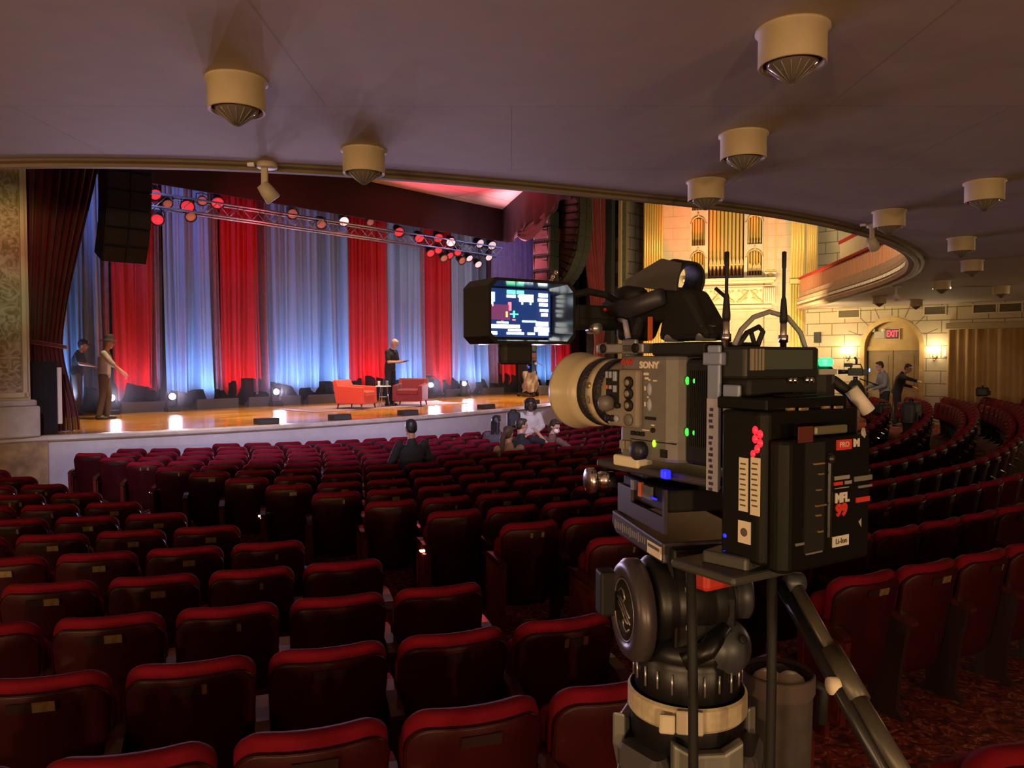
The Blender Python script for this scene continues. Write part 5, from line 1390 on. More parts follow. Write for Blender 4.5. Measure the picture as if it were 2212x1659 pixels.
# arm to the monitor
mb = MB(); mb.cyl((-.02, .150, .100), (-.145, .150, .100), .012); mb.box((-.055, .155, .112), (.09, .03, .026)); mb.box((-.128, .14, .106), (.05, .025, .03)); ar = mb.build('monitor_arm', M_RUBBER, rig, bevel=.003)
MB().cyl((-.070, .128, .090), (-.070, .150, .090), .008).build('arm_knob', M_SILVER, ar)
MB().box((-.045, .139, .119), (.012, .004, .004)).build('arm_light', M_REDP, ar)
mb = MB(); mb.tube([(-.145, .125, .120), (-.125, .120, .136), (-.09, .125, .143), (-.055, .13, .140), (-.02, .13, .125)], .0055, 8); mb.build('monitor_cable', M_RUBBER, ar)
# monitor with hood
mn = MB()
M_HOOD = mat('hood_black', (.010, .011, .013), .2)
r0, r1, z0, z1, qs, qf = -.284, -.146, .0645, .1500, .135, .083
c = .010
def octo(q, ins):
    a, b, e, f = r0 + ins, r1 - ins, z0 + ins, z1 - ins
    return [(a + c, q, e), (b - c, q, e), (b, q, e + c), (b, q, f - c), (b - c, q, f), (a + c, q, f), (a, q, f - c), (a, q, e + c)]
mn.loft([octo(qs + .018, .006), octo(qs + .016, .0), octo(qf, .0), octo(qf, .004), octo(qs - .002, .0075), ], cap=False)
mn._add(octo(qs - .002, .0075), [tuple(range(8))]); mn._add(octo(qs + .018, .006), [tuple(range(8))])
mon = mn.build('monitor', M_HOOD, rig)
mb = MB(); mb.box(((r0 + r1) / 2 - .0, qs - .004, .108), (.118, .004, .066)); sc_ = mb.build('screen', mat('screen_navy', (.01, .02, .06), .2, emit=(.010, .035, .16), estr=1.0), mon)
SCM = [mat('screen_white', (.8, .8, .8), .4, emit=(.9, 1, .98), estr=4.5), mat('screen_cyan', (.3, .6, .9), .4, emit=(.35, .75, 1), estr=4), mat('screen_green', (.1, .6, .3), .4, emit=(.08, .7, .35), estr=3),
       mat('screen_plum', (.1, .04, .1), .4, emit=(.16, .03, .12), estr=1), mat('screen_red', (.6, .1, .1), .4, emit=(1, .15, .2), estr=2.5), mat('screen_yellow', (.7, .7, .1), .4, emit=(1, .9, .2), estr=3)]
mb = MB()
def blk(u0, v0, u1, v1, mi):          # fractions of the screen from its top left
    L, T, Wd, Ht = r0 + .012, .1405, .114, .064
    mb.box((L + (u0 + u1) / 2 * Wd, qs - .0068, T - (v0 + v1) / 2 * Ht), ((u1 - u0) * Wd, .0012, (v1 - v0) * Ht), mi=mi)
for i in range(7):
    blk(.06 + i * .022, .08, .076 + i * .022, .28 + .05 * (i % 3), 0 if i % 2 else 1)
    blk(.56 + i * .030, .10, .578 + i * .030, .26 + .06 * (i % 4 == 1), 1 if i % 2 else 0)
for (a, b, c_, d, mi) in ((.38, .02, .50, .10, 2), (.52, .02, .62, .10, 2), (.38, .12, .50, .18, 0), (.54, .12, .62, .17, 0), (.84, .06, .97, .14, 0), (.83, .17, .97, .24, 0), (.85, .27, .97, .34, 0), (.86, .40, .98, .46, 0), (.88, .49, .97, .56, 0),
                          (.80, .68, .98, .78, 0), (.78, .80, .99, .90, 0), (.84, .91, .98, .98, 0), (.06, .68, .13, .82, 0), (.10, .76, .56, .84, 0), (.04, .86, .12, .90, 0), (.02, .91, .24, .98, 0), (.40, .86, .58, .90, 0), (.38, .92, .62, .97, 0), (.68, .92, .78, .97, 0),
                          (.14, .34, .42, .66, 3), (.60, .66, .80, .70, 1), (.24, .70, .40, .74, 1), (.40, .28, .44, .46, 4), (.36, .48, .39, .60, 5), (.42, .52, .54, .545, 2), (.47, .46, .49, .61, 2), (.46, .64, .50, .67, 4), (.30, .68, .33, .71, 4)):
    blk(a, b, c_, d, mi)
mb.build('screen_image', SCM, sc_)
mb = MB(); mb.box((-.205, .145, .052), (.05, .02, .03)); mb.build('monitor_mount', M_RUBBER, mon, bevel=.006)
# blue-grey side bracket with lettering tape
mb = MB(); mb.box((-.062, -.093, -.028), (.006, .020, .180)); mb.box((-.062, -.093, .045), (.012, .030, .016)); mb.box((-.058, -.118, -.004), (.006, .026, .035)); mb.box((-.060, -.128, -.035), (.006, .020, .055)); bk_ = mb.build('side_bracket', M_BLUEGR, rig, bevel=.002)
mb = MB(); mb.box((-.0655, -.094, -.062), (.0015, .019, .115)); tpz = mb.build('lettering_tape', mat('tape_lilac', (.34, .34, .44), .6), bk_)
mb = MB()
rnd = random.Random(3)
for k in range(14): mb.box((-.0668, -.093 + .0008 * (k % 3), -.018 - k * .0072 - (.006 if k > 3 else 0)), (.0010, .004 + .003 * rnd.random(), .0038))
mb.build('tape_letters', mat('ink_blue', (.03, .03, .09), .7), tpz)
mb = MB(); mb.prism([(-.115, -.03), (-.130, -.058), (-.115, -.062)], .004, axis='x', M=Matrix.Translation((-.0645, 0, 0))); mb.build('red_flag', mat('flag_red', (.28, .01, .03), .6), bk_)
# wireless transmitter with two antennas
tx = MB().box((.012, -.115, .040), (.140, .045, .040)).build('transmitter', mat('transmitter_black', (.016, .017, .015), .4, spec=.3), rig, bevel=.004)
MB().box((.012, -.139, .044), (.105, .003, .024)).build('transmitter_window', mat('tx_window', (.06, .075, .06), .3), tx)
for k in range(4): MB().box((-.048 + k * .006, -.1395, .044), (.003, .004, .026)).build('fin', M_BODY2, tx)
mb = MB(); mb.box((.012, -.115, .010), (.13, .05, .022)); mb.build('transmitter_plate', M_RUBBER, tx, bevel=.004)
for k, r_ in enumerate((.018, .026, .050, .058)): MB().cyl((r_, -.140, .018), (r_, -.146, .018), .0035, seg=10).build('connector', M_CHROME, tx)
for r_, h in ((-.055, .176), (.0515, .184)):
    mb = MB(); mb.cyl((r_, -.105, .058), (r_, -.105, .094), .0042, seg=12); mb.cyl((r_, -.105, .066), (r_, -.105, .076), .0062, seg=6); an_ = mb.build('antenna', M_CHROME, tx)
    mb = MB(); mb.lathe([(.0048, .092), (.0052, .098), (.0034, .122), (.0022, .126), (.0022, h - .022), (.0028, h - .020), (.0030, h), (0, h + .001)], (r_, -.105, 0), seg=12); mb.build('antenna_whip', M_RUBBER, an_)
mb = MB(); mb.rbox((.105, -.108, .012), (.052, .055, .058), .02); mb.build('power_plug', M_RUBBER, rig)
MB().rbox((.1, -.134, .0405), (.020, .012, .011), .004).build('tally_light', M_GREENB, rig)
MB().box((.10, -.137, .028), (.034, .003, .007)).build('plug_label', mat('grey_label', (.30, .32, .30), .6), rig)
mb = MB(); mb.tube([(-.035, -.10, .062), (-.022, -.10, .082), (.0, -.10, .098), (.03, -.10, .106), (.065, -.10, .100), (.092, -.10, .080), (.108, -.10, .05), (.110, -.10, .030)], .0034, 8); mb.build('grey_cable', mat('cable_grey', (.24, .24, .25), .5), rig)
mb = MB(); mb.tube([(-.03, -.10, .060), (-.012, -.10, .078), (.010, -.10, .086), (.018, -.10, .080), (.008, -.10, .062)], .0034, 8); mb.tube([(-.005, -.10, .080), (.004, -.10, .060)], .003, 8); mb.build('black_cable', M_RUBBER, rig)
mb = MB(); mb.tube([(.125, -.105, .020), (.145, -.115, .014), (.158, -.13, -.002), (.164, -.14, -.02)], .008, 8); mb.build('thick_cable', M_RUBBER, rig)
mb = MB(); mb.cyl((.153, -.135, .004), (.170, -.150, -.026), .0095, seg=12); mb.build('cable_tag', mat('tag_white', (.62, .58, .54), .6), rig)
# battery
mb = MB(); mb.prism([(-.087, -.128), (-.087, -.185), (-.080, -.192), (.085, -.192), (.088, -.185), (.088, -.128)], .175, M=Matrix.Translation((0, 0, -.190))); bp = mb.build('battery_adapter', mat('battery_black', (.004, .0038, .0033), .5, spec=.16), rig, bevel=.004)
mb = MB(); mb.prism([(-.080, -.190), (-.080, -.205), (-.072, -.214), (.074, -.214), (.092, -.200), (.092, -.190)], .150, M=Matrix.Translation((0, 0, -.196))); bt = mb.build('battery', mat('battery_black', (.02, .019, .017), .42), rig, bevel=.006)
mb = MB(); mb.box((.002, -.145, -.008), (.150, .075, .014)); mb.box((.0, -.165, .0), (.06, .02, .004)); mb.build('adapter_lid', mat('battery_black', (.02, .02, .02), .4), rig, bevel=.005)
for k, (r_, q_) in enumerate(((-.035, -.185), (-.02, -.192), (.03, -.185), (.045, -.192))): MB().box((r_, q_, -.0135 - .0), (.014, .003, .003)).build('gold_contact', M_BRASS, bp)
for k, (q, z) in enumerate(((-.124, -.036), (-.131, -.040), (-.124, -.046), (-.131, -.050), (-.127, -.057), (-.121, -.063))):
    MB().ball((-.0875, q - .055, z), .0042 - .0006 * (k == 5), 8, sc=(.5, 1, 1.2)).build('charge_light', M_REDL, bp)
for (q, z, w, h) in ((-.163, -.100, .013, .062), (-.180, -.100, .013, .066), (-.165, -.155, .018, .026)):
    L_ = MB().box((-.0876, q, z), (.0014, w, h)).build('paper_label', M_LABEL, bp)
    mb = MB()
    if h > .04:
        for k in range(9): mb.box((-.0885, q + .001 * (k % 2), z + h / 2 - .007 - k * .006), (.0006, w * .6, .0018))
    else:
        mb.lathe([(.005, 0), (.005, .0004), (.0035, .0004)], (-.0883, q, z), (-1, 0, 0), 14)
    mb.build('label_print', M_INK, L_)
BK = Matrix.Rotation(PI / 2, 4, 'X')                    # text on the back face, read from behind
def on_back(r_, z, sx=1): return Matrix.Translation((r_, -.2148, z)) @ BK @ Matrix.Diagonal((sx, 1, 1, 1))
M_PW = mat('print_white', (.55, .54, .50), .5)
MB().box((.024, -.2146, -.0555), (.028, .0012, .012)).build('red_badge', M_REDP, bt)
lettering('badge_text', 'PRO', .009, M_PW, bt, on_back(.024, -.0555, 1.05), .0008)
lettering('badge_text', 'M', .012, M_PW, bt, on_back(.0475, -.0550, 1.2), .0006, bold=.0008)
lettering('battery_text', 'MFL', .015, M_PW, bt, on_back(.0215, -.118, 1.0), .0006, bold=.0008)
lettering('battery_number', '99', .019, M_REDP, bt, on_back(.0205, -.1325, 1.1), .0006, bold=.0012)
L_ = MB().box((.020, -.2146, -.1685), (.030, .0012, .0125)).build('cell_label', M_PW, bt)
lettering('label_print', 'Li-Ion', .0092, M_INK, bt, Matrix.Translation((.020, -.2156, -.1685)) @ BK, .0005)
mb = MB()
for (r_, z, w, h) in ((.021, -.094, .028, .0045), (.033, -.1005, .012, .004), (.021, -.106, .026, .0012)): mb.box((r_, -.2146, z), (w, .0012, h))
mb.build('small_print', mat('print_grey', (.22, .22, .21), .6), bt)
MB().box((.014, -.2146, -.1005), (.016, .0012, .004)).build('red_badge', M_REDP, bt)
mb = MB(); mb.box((-.003, -.2155, -.0365), (.058, .005, .010)); mb.build('latch_bar', mat('latch_olive', (.16, .15, .10), .4, .4), bt, bevel=.002)
MB().box((-.046, -.2145, -.040), (.024, .002, .018)).build('latch_window', mat('window_maroon', (.08, .015, .012), .5), bt)
for (r_, z, an) in ((.070, -.052, -.62), (.066, -.160, -.62)):
    mb = MB(); mb.box((r_, -.2105, z), (.007, .003, .030), ry=an, rz=.35); mb.build('reflective_strip', mat('strip_grey', (.42, .43, .40), .4), bt)
mb = MB(); mb.box((-.030, -.2142, -.112), (.034, .004, .125)); mb.build('contact_recess', M_RUBBER, bt)
for k, z in enumerate((-.074, -.086, -.104, -.122, -.133, -.152)): MB().box((-.025 + .004 * (k % 2), -.217, z), (.018 if k % 3 == 0 else .008, .003, .002)).build('gold_contact', M_BRASS, bt)
mb = MB(); mb.box((-.002, -.2150, -.113), (.007, .004, .10)); mb.ball((-.002, -.216, -.070), .006, 8); mb.build('release_arm', M_BLKMET, bt, bevel=.002)
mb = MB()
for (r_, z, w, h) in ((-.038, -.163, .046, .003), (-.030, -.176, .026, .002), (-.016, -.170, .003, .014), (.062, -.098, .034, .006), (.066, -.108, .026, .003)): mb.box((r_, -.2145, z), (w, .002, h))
mb.build('edge_highlights', mat('edge_highlight_grey', (.15, .15, .14), .4), bt)  # pale bars painted as highlights along the battery edges
MB().box((.062, -.2145, -.1235), (.026, .002, .006)).build('red_stripe', M_REDP, bt)
mb = MB(); mb.cyl((.088, -.16, -.068), (.135, -.165, -.068), .0042, seg=10); mb.build('side_rod', mat('rod_grey', (.22, .22, .21), .35, .6), rig)

# ---- tripod with fluid head
TX, TY = .237, 1.03
fz_ = floor_z(TX, TY)
tri = thing('camera_tripod', 'black camera tripod with fluid head, pan handle and cream webbing strap under the camera', 'tripod', (TX, TY, 0), R(10))
M_HEAD = mat('head_black', (.007, .0078, .0095), .38, .2, noise=(50, .2))
M_HEADG = mat('head_grey', (.05, .055, .066), .4, .3)
pb = MB().lathe([(.062, 1.915), (.0695, 1.930), (.0705, 1.972), (.067, 1.977), (.069, 1.981), (.067, 2.000), (.05, 2.006)], seg=44).build('pan_base', M_HEAD, tri)
for k in range(22):
    an = 2 * PI * k / 22 + .06
    mb = MB(); mb.cyl((.0715 * math.cos(an), .0715 * math.sin(an), 1.942 + .003 * (k % 2)), (.0718 * math.cos(an), .0718 * math.sin(an), 1.968), .0016, seg=6); mb.build('scale_pin', M_SILVER, pb)
hb = MB(); hb.lathe([(.0, -.062), (.050, -.062), (.058, -.052), (.058, .030), (.050, .045), (.0, .047)], (0, .0, 2.048), (1, 0, 0), 36); hb.prism([(-.052, 1.985), (-.056, 2.06), (-.03, 2.112), (.035, 2.112), (.056, 2.06), (.052, 1.985)], .085, axis='x', M=Matrix.Translation((-.04, 0, 0)))
hb = hb.build('fluid_head', M_HEAD, tri, bevel=.004)
mb = MB(); mb.lathe([(.056, 0), (.067, .004), (.067, .018), (.060, .026), (.044, .0265), (.043, .023), (.0, .023)], (-.064, 0, 2.036), (-1, 0, 0), 44); ds = mb.build('drag_dial', mat('dial_mauve', (.06, .05, .056), .35, .3), tri)
MB().lathe([(.0425, .0232), (.0425, .0245), (0, .0245)], (-.064, 0, 2.036), (-1, 0, 0), 36).build('dial_face', M_RUBBER, ds)
mb = MB()                                                                     # emblem: a bar with two facing hooks inside a thin ring
def em(pts): mb.tube([(-.0892, y, 2.036 + z) for y, z in pts], .0016, 6)
em([(.026, .012), (.012, .006), (-.012, -.006), (-.026, -.012)]); em([(.022, .019), (.012, .026), (.002, .024), (-.004, .016), (.004, .009), (.016, .014)]); em([(-.022, -.019), (-.012, -.026), (-.002, -.024), (.004, -.016), (-.004, -.009), (-.016, -.014)])
em([(.024, .004), (.008, -.003), (-.010, -.014)]); em([(-.024, -.004), (-.008, .003), (.010, .014)])
mb.build('dial_emblem', mat('emblem_silver', (.30, .27, .28), .35, .7), ds)
MB().lathe([(.0415, .0246), (.0415, .0262), (.0398, .0262), (.0398, .0246)], (-.064, 0, 2.036), (-1, 0, 0), 40, cap=False).build('dial_ring', mat('emblem_silver', (.30, .27, .28), .35, .7), ds)
MB().box((-.098, .052, 2.045), (.024, .03, .062)).build('brake_knob', M_RUBBER, tri, bevel=.004)
mb = MB(); mb.lathe([(.03, 0), (.033, .004), (.033, .028), (.028, .032), (0, .033)], (.052, -.005, 2.052), (1, -.2, 0), 28); mb.build('tilt_knob', M_HEADG, tri)
mb = MB(); mb.ball((.030, -.035, 1.992), .042, 24, sc=(1, .9, .95)); dm = mb.build('counterbalance_housing', M_HEADG, tri)
MB().lathe([(.006, 0), (.006, .003), (.003, .003)], (.046, -.068, 2.012), (.35, -.8, .45), 12).build('bolt', M_RUBBER, dm)
mb = MB(); mb.tube([(-.03, -.058, 1.985), (.0, -.066, 2.0), (.03, -.05, 2.022)], .012, 10); mb.build('friction_band', M_HEAD, tri)
for k in range(6): MB().box((-.022 + .006 * (k % 2), -.050 - .004, 2.075 - k * .012), (.006, .006, .006)).build('number_tile', mat('tile_grey', (.25, .26, .26), .5), tri)
MB().box((0, .0, 2.118), (.085, .11, .02)).build('camera_platform', M_HEAD, tri, bevel=.004)
# webbing strap and buckle
st = MB()
st.loft([[(rr * math.cos(a), rr * math.sin(a), z) for a in [2 * PI * i / 48 for i in range(48)]] for rr, z in ((.0755, 1.898), (.0785, 1.902), (.0785, 1.926), (.0755, 1.929))], cap=False)
st = st.build('webbing_strap', mat('webbing_cream', (.46, .40, .28), .7, noise=(90, .2)), tri, solid=.0015)
bm_ = Matrix.Rotation(R(-125 + 15), 4, 'Z')
mb = MB(); mb.rbox((.081, 0, 1.914), (.008, .034, .030), .003, bm_); mb.rbox((.0835, -.028, 1.911), (.006, .020, .024), .003, bm_); mb.build('buckle', mat('buckle_cream', (.52, .47, .36), .5), st)
# bowl, spider and legs
mb = MB(); mb.lathe([(.074, 1.918), (.076, 1.895), (.074, 1.86), (.05, 1.81), (.03, 1.77)], seg=36); mb.build('bowl', M_HEAD, tri)
LEGS = (R(205), R(325), R(85))
for an in LEGS:
    ca, sa = math.cos(an), math.sin(an)
    L = MB()
    for s_ in (-1, 1):
        o0 = Vector((-sa * .030 * s_, ca * .030 * s_, 0))
        L.cyl(Vector((ca * .075, sa * .075, 1.84)) + o0, Vector((ca * .36, sa * .36, fz_ + .62)) + o0 * .8, .0135, seg=12)
    L.rbox((ca * .080, sa * .080, 1.845), (.034, .078, .036), .012, rz=an)
    lg = L.build('leg', mat('leg_grey', (.10, .10, .115), .35, .4), tri)
    mb = MB(); mb.cyl((ca * .30, sa * .30, fz_ + .80), (ca * .55, sa * .55, fz_ + .03), .014, seg=10); mb.build('leg_extension', M_BLKMET, lg)
    mb = MB(); mb.box((ca * .35, sa * .35, fz_ + .63), (.05, .08, .05), rz=an); mb.build('leg_clamp', M_RUBBER, lg, bevel=.008)
    mb = MB(); mb.lathe([(.02, 0), (.024, .01), (.016, .04)], (ca * .555, sa * .555, fz_ + .0), seg=12); mb.build('rubber_foot', M_RUBBER, lg)
for an in (R(265), R(25), R(145)):
    ca, sa = math.cos(an), math.sin(an)
    mb = MB(); mb.prism([(-.045, 0), (-.045, .045), (-.02, .03), (.02, .03), (.045, .045), (.045, 0), (.02, -.05), (-.02, -.05)], .018, axis='x', M=Matrix.Translation((ca * .073, sa * .073, 1.848)) @ Matrix.Rotation(an, 4, 'Z')); mb.build('leg_bracket', mat('bracket_olive', (.17, .18, .165), .4, .3), tri, bevel=.004)
MB().cyl((0, 0, 1.62), (0, 0, 1.78), .02).build('bowl_handle', M_RUBBER, tri)
# pan handle
IV = (Matrix.Translation((TX, TY, 0)) @ Matrix.Rotation(R(10), 4, 'Z')).inverted()
def tl(px, py, y): return IV @ at_y(px, py, y)
a_, b_, c_ = tl(1694, 1222, .93), tl(1835, 1480, .80), tl(1962, 1690, .71)
mb = MB(); mb.cyl(a_, b_, .0078, seg=14); mb.tube([a_ + Vector((.0, .01, .004)), a_ - Vector((.01, -.05, .01)), tl(1640, 1215, 1.0)], .011, 10); ph = mb.build('pan_handle', mat('handle_bronze', (.095, .085, .065), .32, .5), tri)
mb = MB(); mb.cyl(a_.lerp(b_, .10) + Vector((-.012, 0, -.010)), c_ + Vector((-.012, 0, -.010)), .0075, seg=12); mb.build('inner_tube', M_BLKMET, ph)
mb = MB(); mb.cyl(b_.lerp(a_, .26), b_.lerp(c_, .18), .0125, seg=16); mb.cyl(b_.lerp(a_, .03), c_, .0095, seg=14); mb.build('telescopic_grip', mat('grip_olive', (.075, .068, .052), .4, .3), ph)
mb = MB(); k_ = tl(1792, 1482, .80); mb.cyl(k_ + Vector((.02, 0, 0)), k_, .009); mb.build('clamp_screw', M_LABEL, ph)
mb = MB(); k_ = tl(1733, 1257, .91); mb.cyl(k_ + Vector((-.02, 0, 0)), k_, .011); mb.build('locking_knob', M_HEADG, ph)
# pouch on the tripod
pc = at_y(1680, 1470, 1.10)
po = thing('accessory_pouch', 'open dark fabric pouch hanging from the tripod, right of the webbing strap', 'pouch', (pc.x, pc.y, pc.z - .20))
M_POUCH = mat('pouch_fabric', (.05, .040, .038), .9, noise=(40, .3))
mb = MB()
mb.lathe([(.038, .0), (.044, .01), (.047, .12), (.0485, .195), (.0495, .205), (.047, .209), (.0445, .204), (.043, .12), (.040, .02), (.0, .015)], seg=28, cap=False); mb.build('bag', M_POUCH, po)
mb = MB(); mb.lathe([(.0488, .185), (.0515, .19), (.0515, .212), (.0488, .216), (.046, .21)], seg=28, cap=False); mb.build('rim', mat('pouch_rim', (.065, .048, .044), .95), po)
for k, (dx, dy, m_) in enumerate(((-.015, .0, M_LABEL), (.014, -.01, M_PW), (.005, .018, M_POUCH))):
    tag(MB().ball((0, 0, 0), .024, 12, sc=(1, .8, .9)).build('folded_cloth', m_, loc=(pc.x + dx, pc.y + dy, pc.z - .004)), ('cream cloth crumpled in the tripod pouch', 'white tissue in the right part of the tripod pouch', 'dark cloth at the back of the tripod pouch')[k], 'cloth')
mb = MB(); mb.tube([(.045, .0, .20), (.065, -.005, .19), (.062, -.005, .14)], .008, 8); mb.build('hook_strap', M_RUBBER, po)
# two black cables hanging from the camera plate
for k, (px, y) in enumerate(((1494, .905), (1664, .905))):
    p0 = at_y(px, 1225, y); n = 10
    pts = [(p0.x + .004 * math.sin(i * .9 + k), p0.y + .004 * math.cos(i), p0.z - i * (p0.z - fz_ - .35) / n) for i in range(n + 1)]
    tag(MB().tube(pts, .0062, 8).build('hanging_cable', M_RUBBER), ('black cable hanging straight down before the fluid head', 'black cable hanging between fluid head and pan handle')[k], 'cable')

# ------------------------------------------------------------------ under-balcony lamps
M_SHADE = mat('lamp_cream', (.56, .46, .30), .55, noise=(8, .08))
M_SHADEIN = mat('lamp_inner', (.70, .58, .40), .4)
M_CONE = mat('lens_smoke', (.16, .14, .13), .12, spec=.8, coat=.4)
CL = [(1712, 62, 'nearest, large at the upper right'), (511, 172, 'large one at the upper left'), (1606, 289, 'second of the row leading to the organ'), (786, 324, 'above the pink canopy at the balcony edge'),
      (1525, 390, 'at the balcony edge before the organ pipes'), (2127, 392, 'large one at the right edge of the photo'), (1921, 455, 'at the curve of the balcony edge, red dot'), (2077, 513, 'alone right of the balcony curve'),
      (2100, 562, 'below and right of the balcony curve'), (2035, 606, 'with two glinting rim screws'), (2163, 617, 'farthest right, near the side wall'), (1979, 647, 'just above the exit arch'), (1900, 640, 'small far one left of the exit arch')]
for n, (px, py, w) in enumerate(CL):
    p = on_z(px, py + 1, SZ)
    t = thing('ceiling_light', 'round cream ceiling lamp with pointed lens, ' + w, 'ceiling light', (p.x, p.y, SZ), .3 * n, 'round lamps under the balcony')
    mb = MB(); mb.lathe([(.160, 0), (.160, -.012), (.146, -.016), (.146, -.160), (.142, -.165), (.128, -.156), (.126, -.10), (.0, -.10)], seg=40); mb.build('housing', M_SHADE, t)
    mb = MB(); mb.lathe([(.125, -.11), (.112, -.150), (.105, -.165), (.055, -.205), (.012, -.236), (.0, -.240)], seg=32); ln_ = mb.build('lens', M_CONE, t)
    mb = MB()
    for k in range(16):
        a = 2 * PI * k / 16; mb.tube([(.106 * math.cos(a), .106 * math.sin(a), -.167), (.056 * math.cos(a), .056 * math.sin(a), -.206), (.013 * math.cos(a), .013 * math.sin(a), -.237)], .0022, 4)
    mb.build('lens_rib', mat('lens_rib', (.30, .27, .25), .15, spec=.8), ln_); 
    if n == 6: MB().ball((.17, .0, -.13), .012, 8).build('red_light', M_REDL, t)
    if n in (9,):
        for s_ in (-1, 1): MB().ball((s_ * .15 * math.cos(-.3 * n), s_ * .15 * math.sin(-.3 * n) * -1, -.14), .014, 8).build('rim_screw', mat('screw_glint', (.9, .8, .6), .3, emit=(1, .8, .5), estr=4), t)  # screws glow to imitate their glint
# small adjustable spotlights on the balcony edge
def edge_spot(px, py, label, h=.30, rz=0.0):
    p = on_z(px, py, SZ); d_ = Vector((p.x, p.y, 0)).normalized()
    t = thing('edge_spotlight', label, 'spotlight', (p.x, p.y, SZ), rz)
    M_SP = mat('spot_cream', (.50, .44, .34), .5)
    MB().lathe([(.075, 0), (.075, -.035), (.07, -.04), (0, -.04)], seg=24).build('ceiling_base', M_SP, t)
    mb = MB(); mb.box((-.02, 0, -.10), (.05, .03, .16)); mb.build('arm', M_SP, t, bevel=.01)
    mb = MB(); mb.lathe([(.0, -.02), (.045, -.015), (.055, .05), (.058, .12), (.05, .125), (.0, .12)], (-.03, 0, -.17), (.55, .3, -.8), 20); mb.build('lamp_head', M_SP, t)
    MB().box((-.12, 0, -.012), (.05, .03, .024)).build('bracket', M_WHITE, t)
edge_spot(577, 352, 'small cream spotlight on the balcony edge left of the second lamp')
edge_spot(1888, 484, 'small cream spotlight at the tight curve of the balcony edge')
edge_spot(1938, 618, 'small pale spotlight below the far balcony curve')

# ------------------------------------------------------------------ covered camera on stage
p = H(19.5, 16.75, DECK)
t = thing('studio_pedestal_camera', 'studio camera on pedestal with crumpled beige cover, at the right of the stage', 'camera', p, R(20))
mb = MB()
for k in range(3):
    a = k * 2.09 + .5; mb.box((.24 * math.cos(a), .24 * math.sin(a), .09), (.34, .10, .07), rz=a)
mb.build('base', M_BLKMET, t, bevel=.01)
for k in range(3):
    a = k * 2.09 + .5; MB().cyl((.38 * math.cos(a) - .03 * math.sin(a), .38 * math.sin(a) + .03 * math.cos(a), .06), (.38 * math.cos(a) + .03 * math.sin(a), .38 * math.sin(a) - .03 * math.cos(a), .06), .06, seg=14).build('wheel', M_RUBBER, t)
MB().cyl((0, 0, .1), (0, 0, 1.1), .06, seg=16).build('column', M_BLKMET, t)
mb = MB(); rnd = random.Random(5)
def crump(u, v):
    a = 2 * PI * u; r_ = .24 + .05 * math.sin(a * 3 + v * 5) + .03 * math.sin(a * 7 - v * 9) - .08 * abs(v - .4)
    return (r_ * math.cos(a), r_ * math.sin(a), .16 + .66 * v + .03 * math.sin(a * 4))
mb.grid(crump, 40, 10); mb.build('cover', mat('cover_beige', (.40, .34, .26), .85, noise=(8, .4)), t)
mb = MB(); mb.box((.02, 0, 1.32), (.28, .42, .26)); mb.box((0, -.30, 1.36), (.16, .18, .16)); mb.build('camera_body', mat('camera_maroon', (.12, .03, .035), .5), t, bevel=.02)
MB().cyl((0, .2, 1.32), (0, .46, 1.32), .075, .09, 18).build('lens', M_BLACK, t)
mb = MB(); mb.box((-.02, -.22, 1.60), (.28, .05, .17)); mb.box((-.02, -.2, 1.49), (.04, .04, .1)); mb.build('viewfinder', M_BLACK, t, bevel=.008)
mb = MB(); mb.tube([(-.06, -.1, 1.2), (-.28, -.45, 1.02), (-.30, -.62, 1.0)], .014, 8); mb.tube([(.10, -.1, 1.2), (.24, -.45, 1.05), (.25, -.6, 1.03)], .014, 8); mb.build('pan_bar', M_SILVER, t)
mb = MB(); mb.tube([(.16, .1, 1.2), (.26, .05, .8), (.2, -.1, .45), (.26, .0, .05)], .014, 8); mb.build('camera_cable', M_RUBBER, t)
for k, (dx, dz) in enumerate(((-.12, 1.22), (-.14, .98), (.1, 1.1))): MB().box((dx, -.24, dz), (.06, .05, .07)).build('control_box', (M_SILVER, M_BLUEL, M_LABEL)[k], t, bevel=.006)
p = H(20.6, 17.2, DECK)
tag(MB().rbox((0, 0, .16), (.5, .34, .32), .04).build('equipment_case', mat('case_grey', (.10, .10, .11), .5), loc=p, rz=HALL), 'low grey case on the stage beside the covered camera', 'case')
# ------------------------------------------------------------------ camera on tripod by the right wall
q = at_y(1848, 800, 20.3); z_ = floor_z(q.x, q.y)
t = thing('tripod_camera', 'black camera on tripod with small blue light, before the left sconce', 'camera', (q.x, q.y, z_), R(60))
for k in range(3):
    a = k * 2.09 + .3; mb = MB(); mb.cyl((.05 * math.cos(a), .05 * math.sin(a), 1.25), (.42 * math.cos(a), .42 * math.sin(a), .0), .022, .015, 10); mb.build('tripod_leg', M_BLKMET, t)
MB().cyl((0, 0, 1.2), (0, 0, 1.36), .06, seg=16).build('tripod_head', M_BLKMET, t)
mb = MB(); mb.box((0, 0, 1.48), (.15, .36, .2)); mb.box((0, -.24, 1.47), (.12, .14, .16)); mb.build('camera_body', M_BLACK, t, bevel=.015)
MB().cyl((0, .18, 1.48), (0, .42, 1.48), .055, .065, 18).build('lens', M_BLACK, t)
mb = MB(); mb.tube([(0, .12, 1.58), (0, .08, 1.68), (0, -.12, 1.68), (0, -.16, 1.58)], .018, 8); mb.tube([(0, -.02, 1.68), (.02, -.02, 1.80), (.05, .03, 1.86)], .03, 8); mb.build('top_handle', M_BLACK, t)
mb = MB(); mb.box((-.16, .16, 1.66), (.12, .2, .10)); mb.cyl((-.16, .16, 1.66), (0, .1, 1.6), .015); mb.build('viewfinder', M_BLACK, t, bevel=.01)
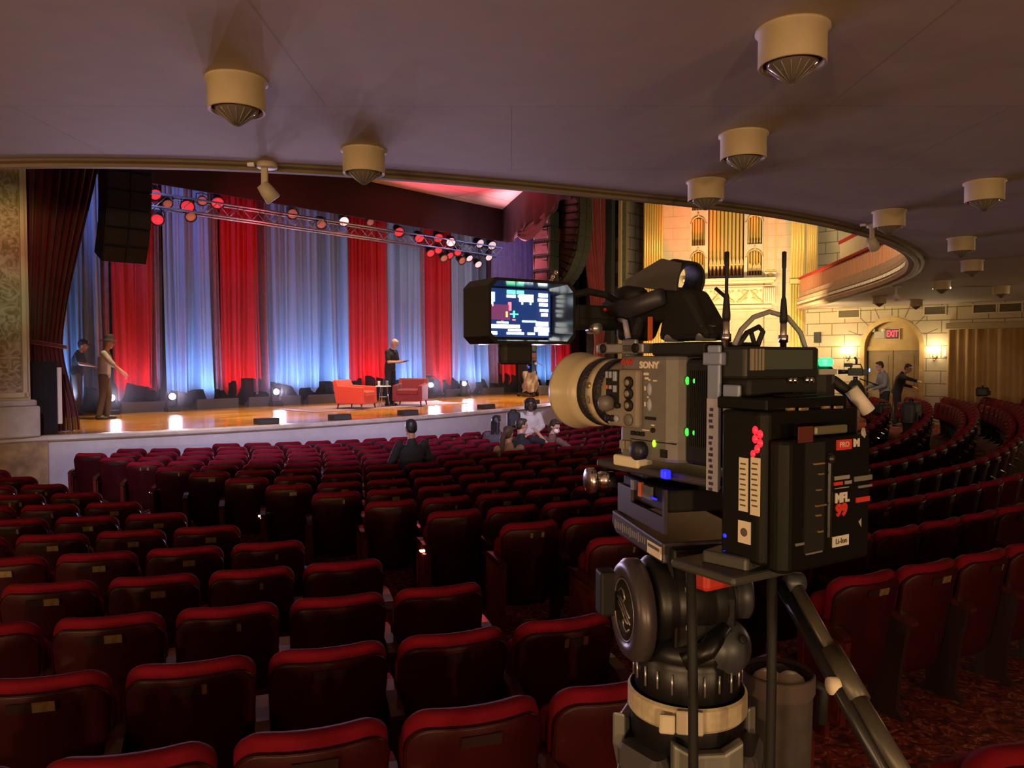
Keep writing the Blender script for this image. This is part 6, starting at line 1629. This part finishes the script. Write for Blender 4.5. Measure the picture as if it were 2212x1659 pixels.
mb = MB(); mb.box((.02, -.335, 1.53), (.07, .02, .09)); mb.build('rear_screen', mat('blue_screen', (.02, .05, .3), .3, emit=(.10, .25, 1), estr=5), t)
mb = MB(); mb.lathe([(.24, .62), (.27, .8), (.22, 1.08), (.10, 1.26)], seg=20); mb.build('rain_cover', mat('cover_black', (.018, .018, .022), .8), t)
mb = MB(); mb.tube([(.05, -.1, 1.30), (.25, -.55, 1.12), (.30, -.75, 1.08)], .016, 8); mb.build('pan_bar', M_RUBBER, t)
# ------------------------------------------------------------------ things left on the seats
def bag(px, py, y, label, sz, m, name='equipment_bag', rz=0.4):
    q = at_y(px, py, y)
    t = thing(name, label, 'bag', (q.x, q.y, q.z - sz[2] * .5), rz)
    mb = MB(); mb.rbox((0, 0, sz[2] / 2), sz, min(sz) * .3, seg=4); mb.build('bag_body', m, t)
    mb = MB(); mb.tube([(-sz[0] * .25, 0, sz[2] * .96), (-sz[0] * .16, 0, sz[2] * 1.14), (sz[0] * .16, 0, sz[2] * 1.14), (sz[0] * .25, 0, sz[2] * .96)], .018, 8); mb.build('handle', M_RUBBER, t)
    mb = MB(); mb.rbox((0, -sz[1] * .54, sz[2] * .36), (sz[0] * .7, sz[1] * .16, sz[2] * .45), .02); mb.build('pocket', m, t)
M_NYLON = mat('black_nylon', (.016, .016, .02), .6)
bag(1109, 907, 14.8, 'black backpack standing on a seat, left of the person in the cream cardigan', (.26, .20, .30), M_NYLON, 'backpack', .2)
bag(1968, 893, 14.6, 'dark equipment bag on the seats below the exit door, with pale edge', (.40, .28, .44), M_NYLON, 'equipment_bag', .8)
bag(1905, 884, 15.6, 'small black bag lying between the red seats right of the large battery', (.34, .24, .22), M_NYLON, 'equipment_bag', .5)
bag(2122, 846, 17.6, 'dark lump resting on top of the far seat row under the gold curtain', (.46, .26, .20), M_NYLON, 'dark_lump', 1.0)  # dark lump read as a jacket, built with the bag shape

# ------------------------------------------------------------------ thin stage haze, real fog over the boards
hz = bpy.data.materials.new('stage_haze'); hz.use_nodes = True; nt = hz.node_tree
nt.nodes.remove(nt.nodes['Principled BSDF'])
vs_ = nt.nodes.new('ShaderNodeVolumeScatter'); vs_.inputs['Density'].default_value = .013; vs_.inputs['Anisotropy'].default_value = .3
nt.links.new(vs_.outputs[0], nt.nodes['Material Output'].inputs['Volume'])
mb = MB(); mb.box((13.5, 17.85, 2.9), (18.5, 3.0, 3.5))
tag(mb.build('stage_haze', hz, rz=HALL), 'thin bluish haze hanging over the back of the stage', 'haze', kind='stuff')
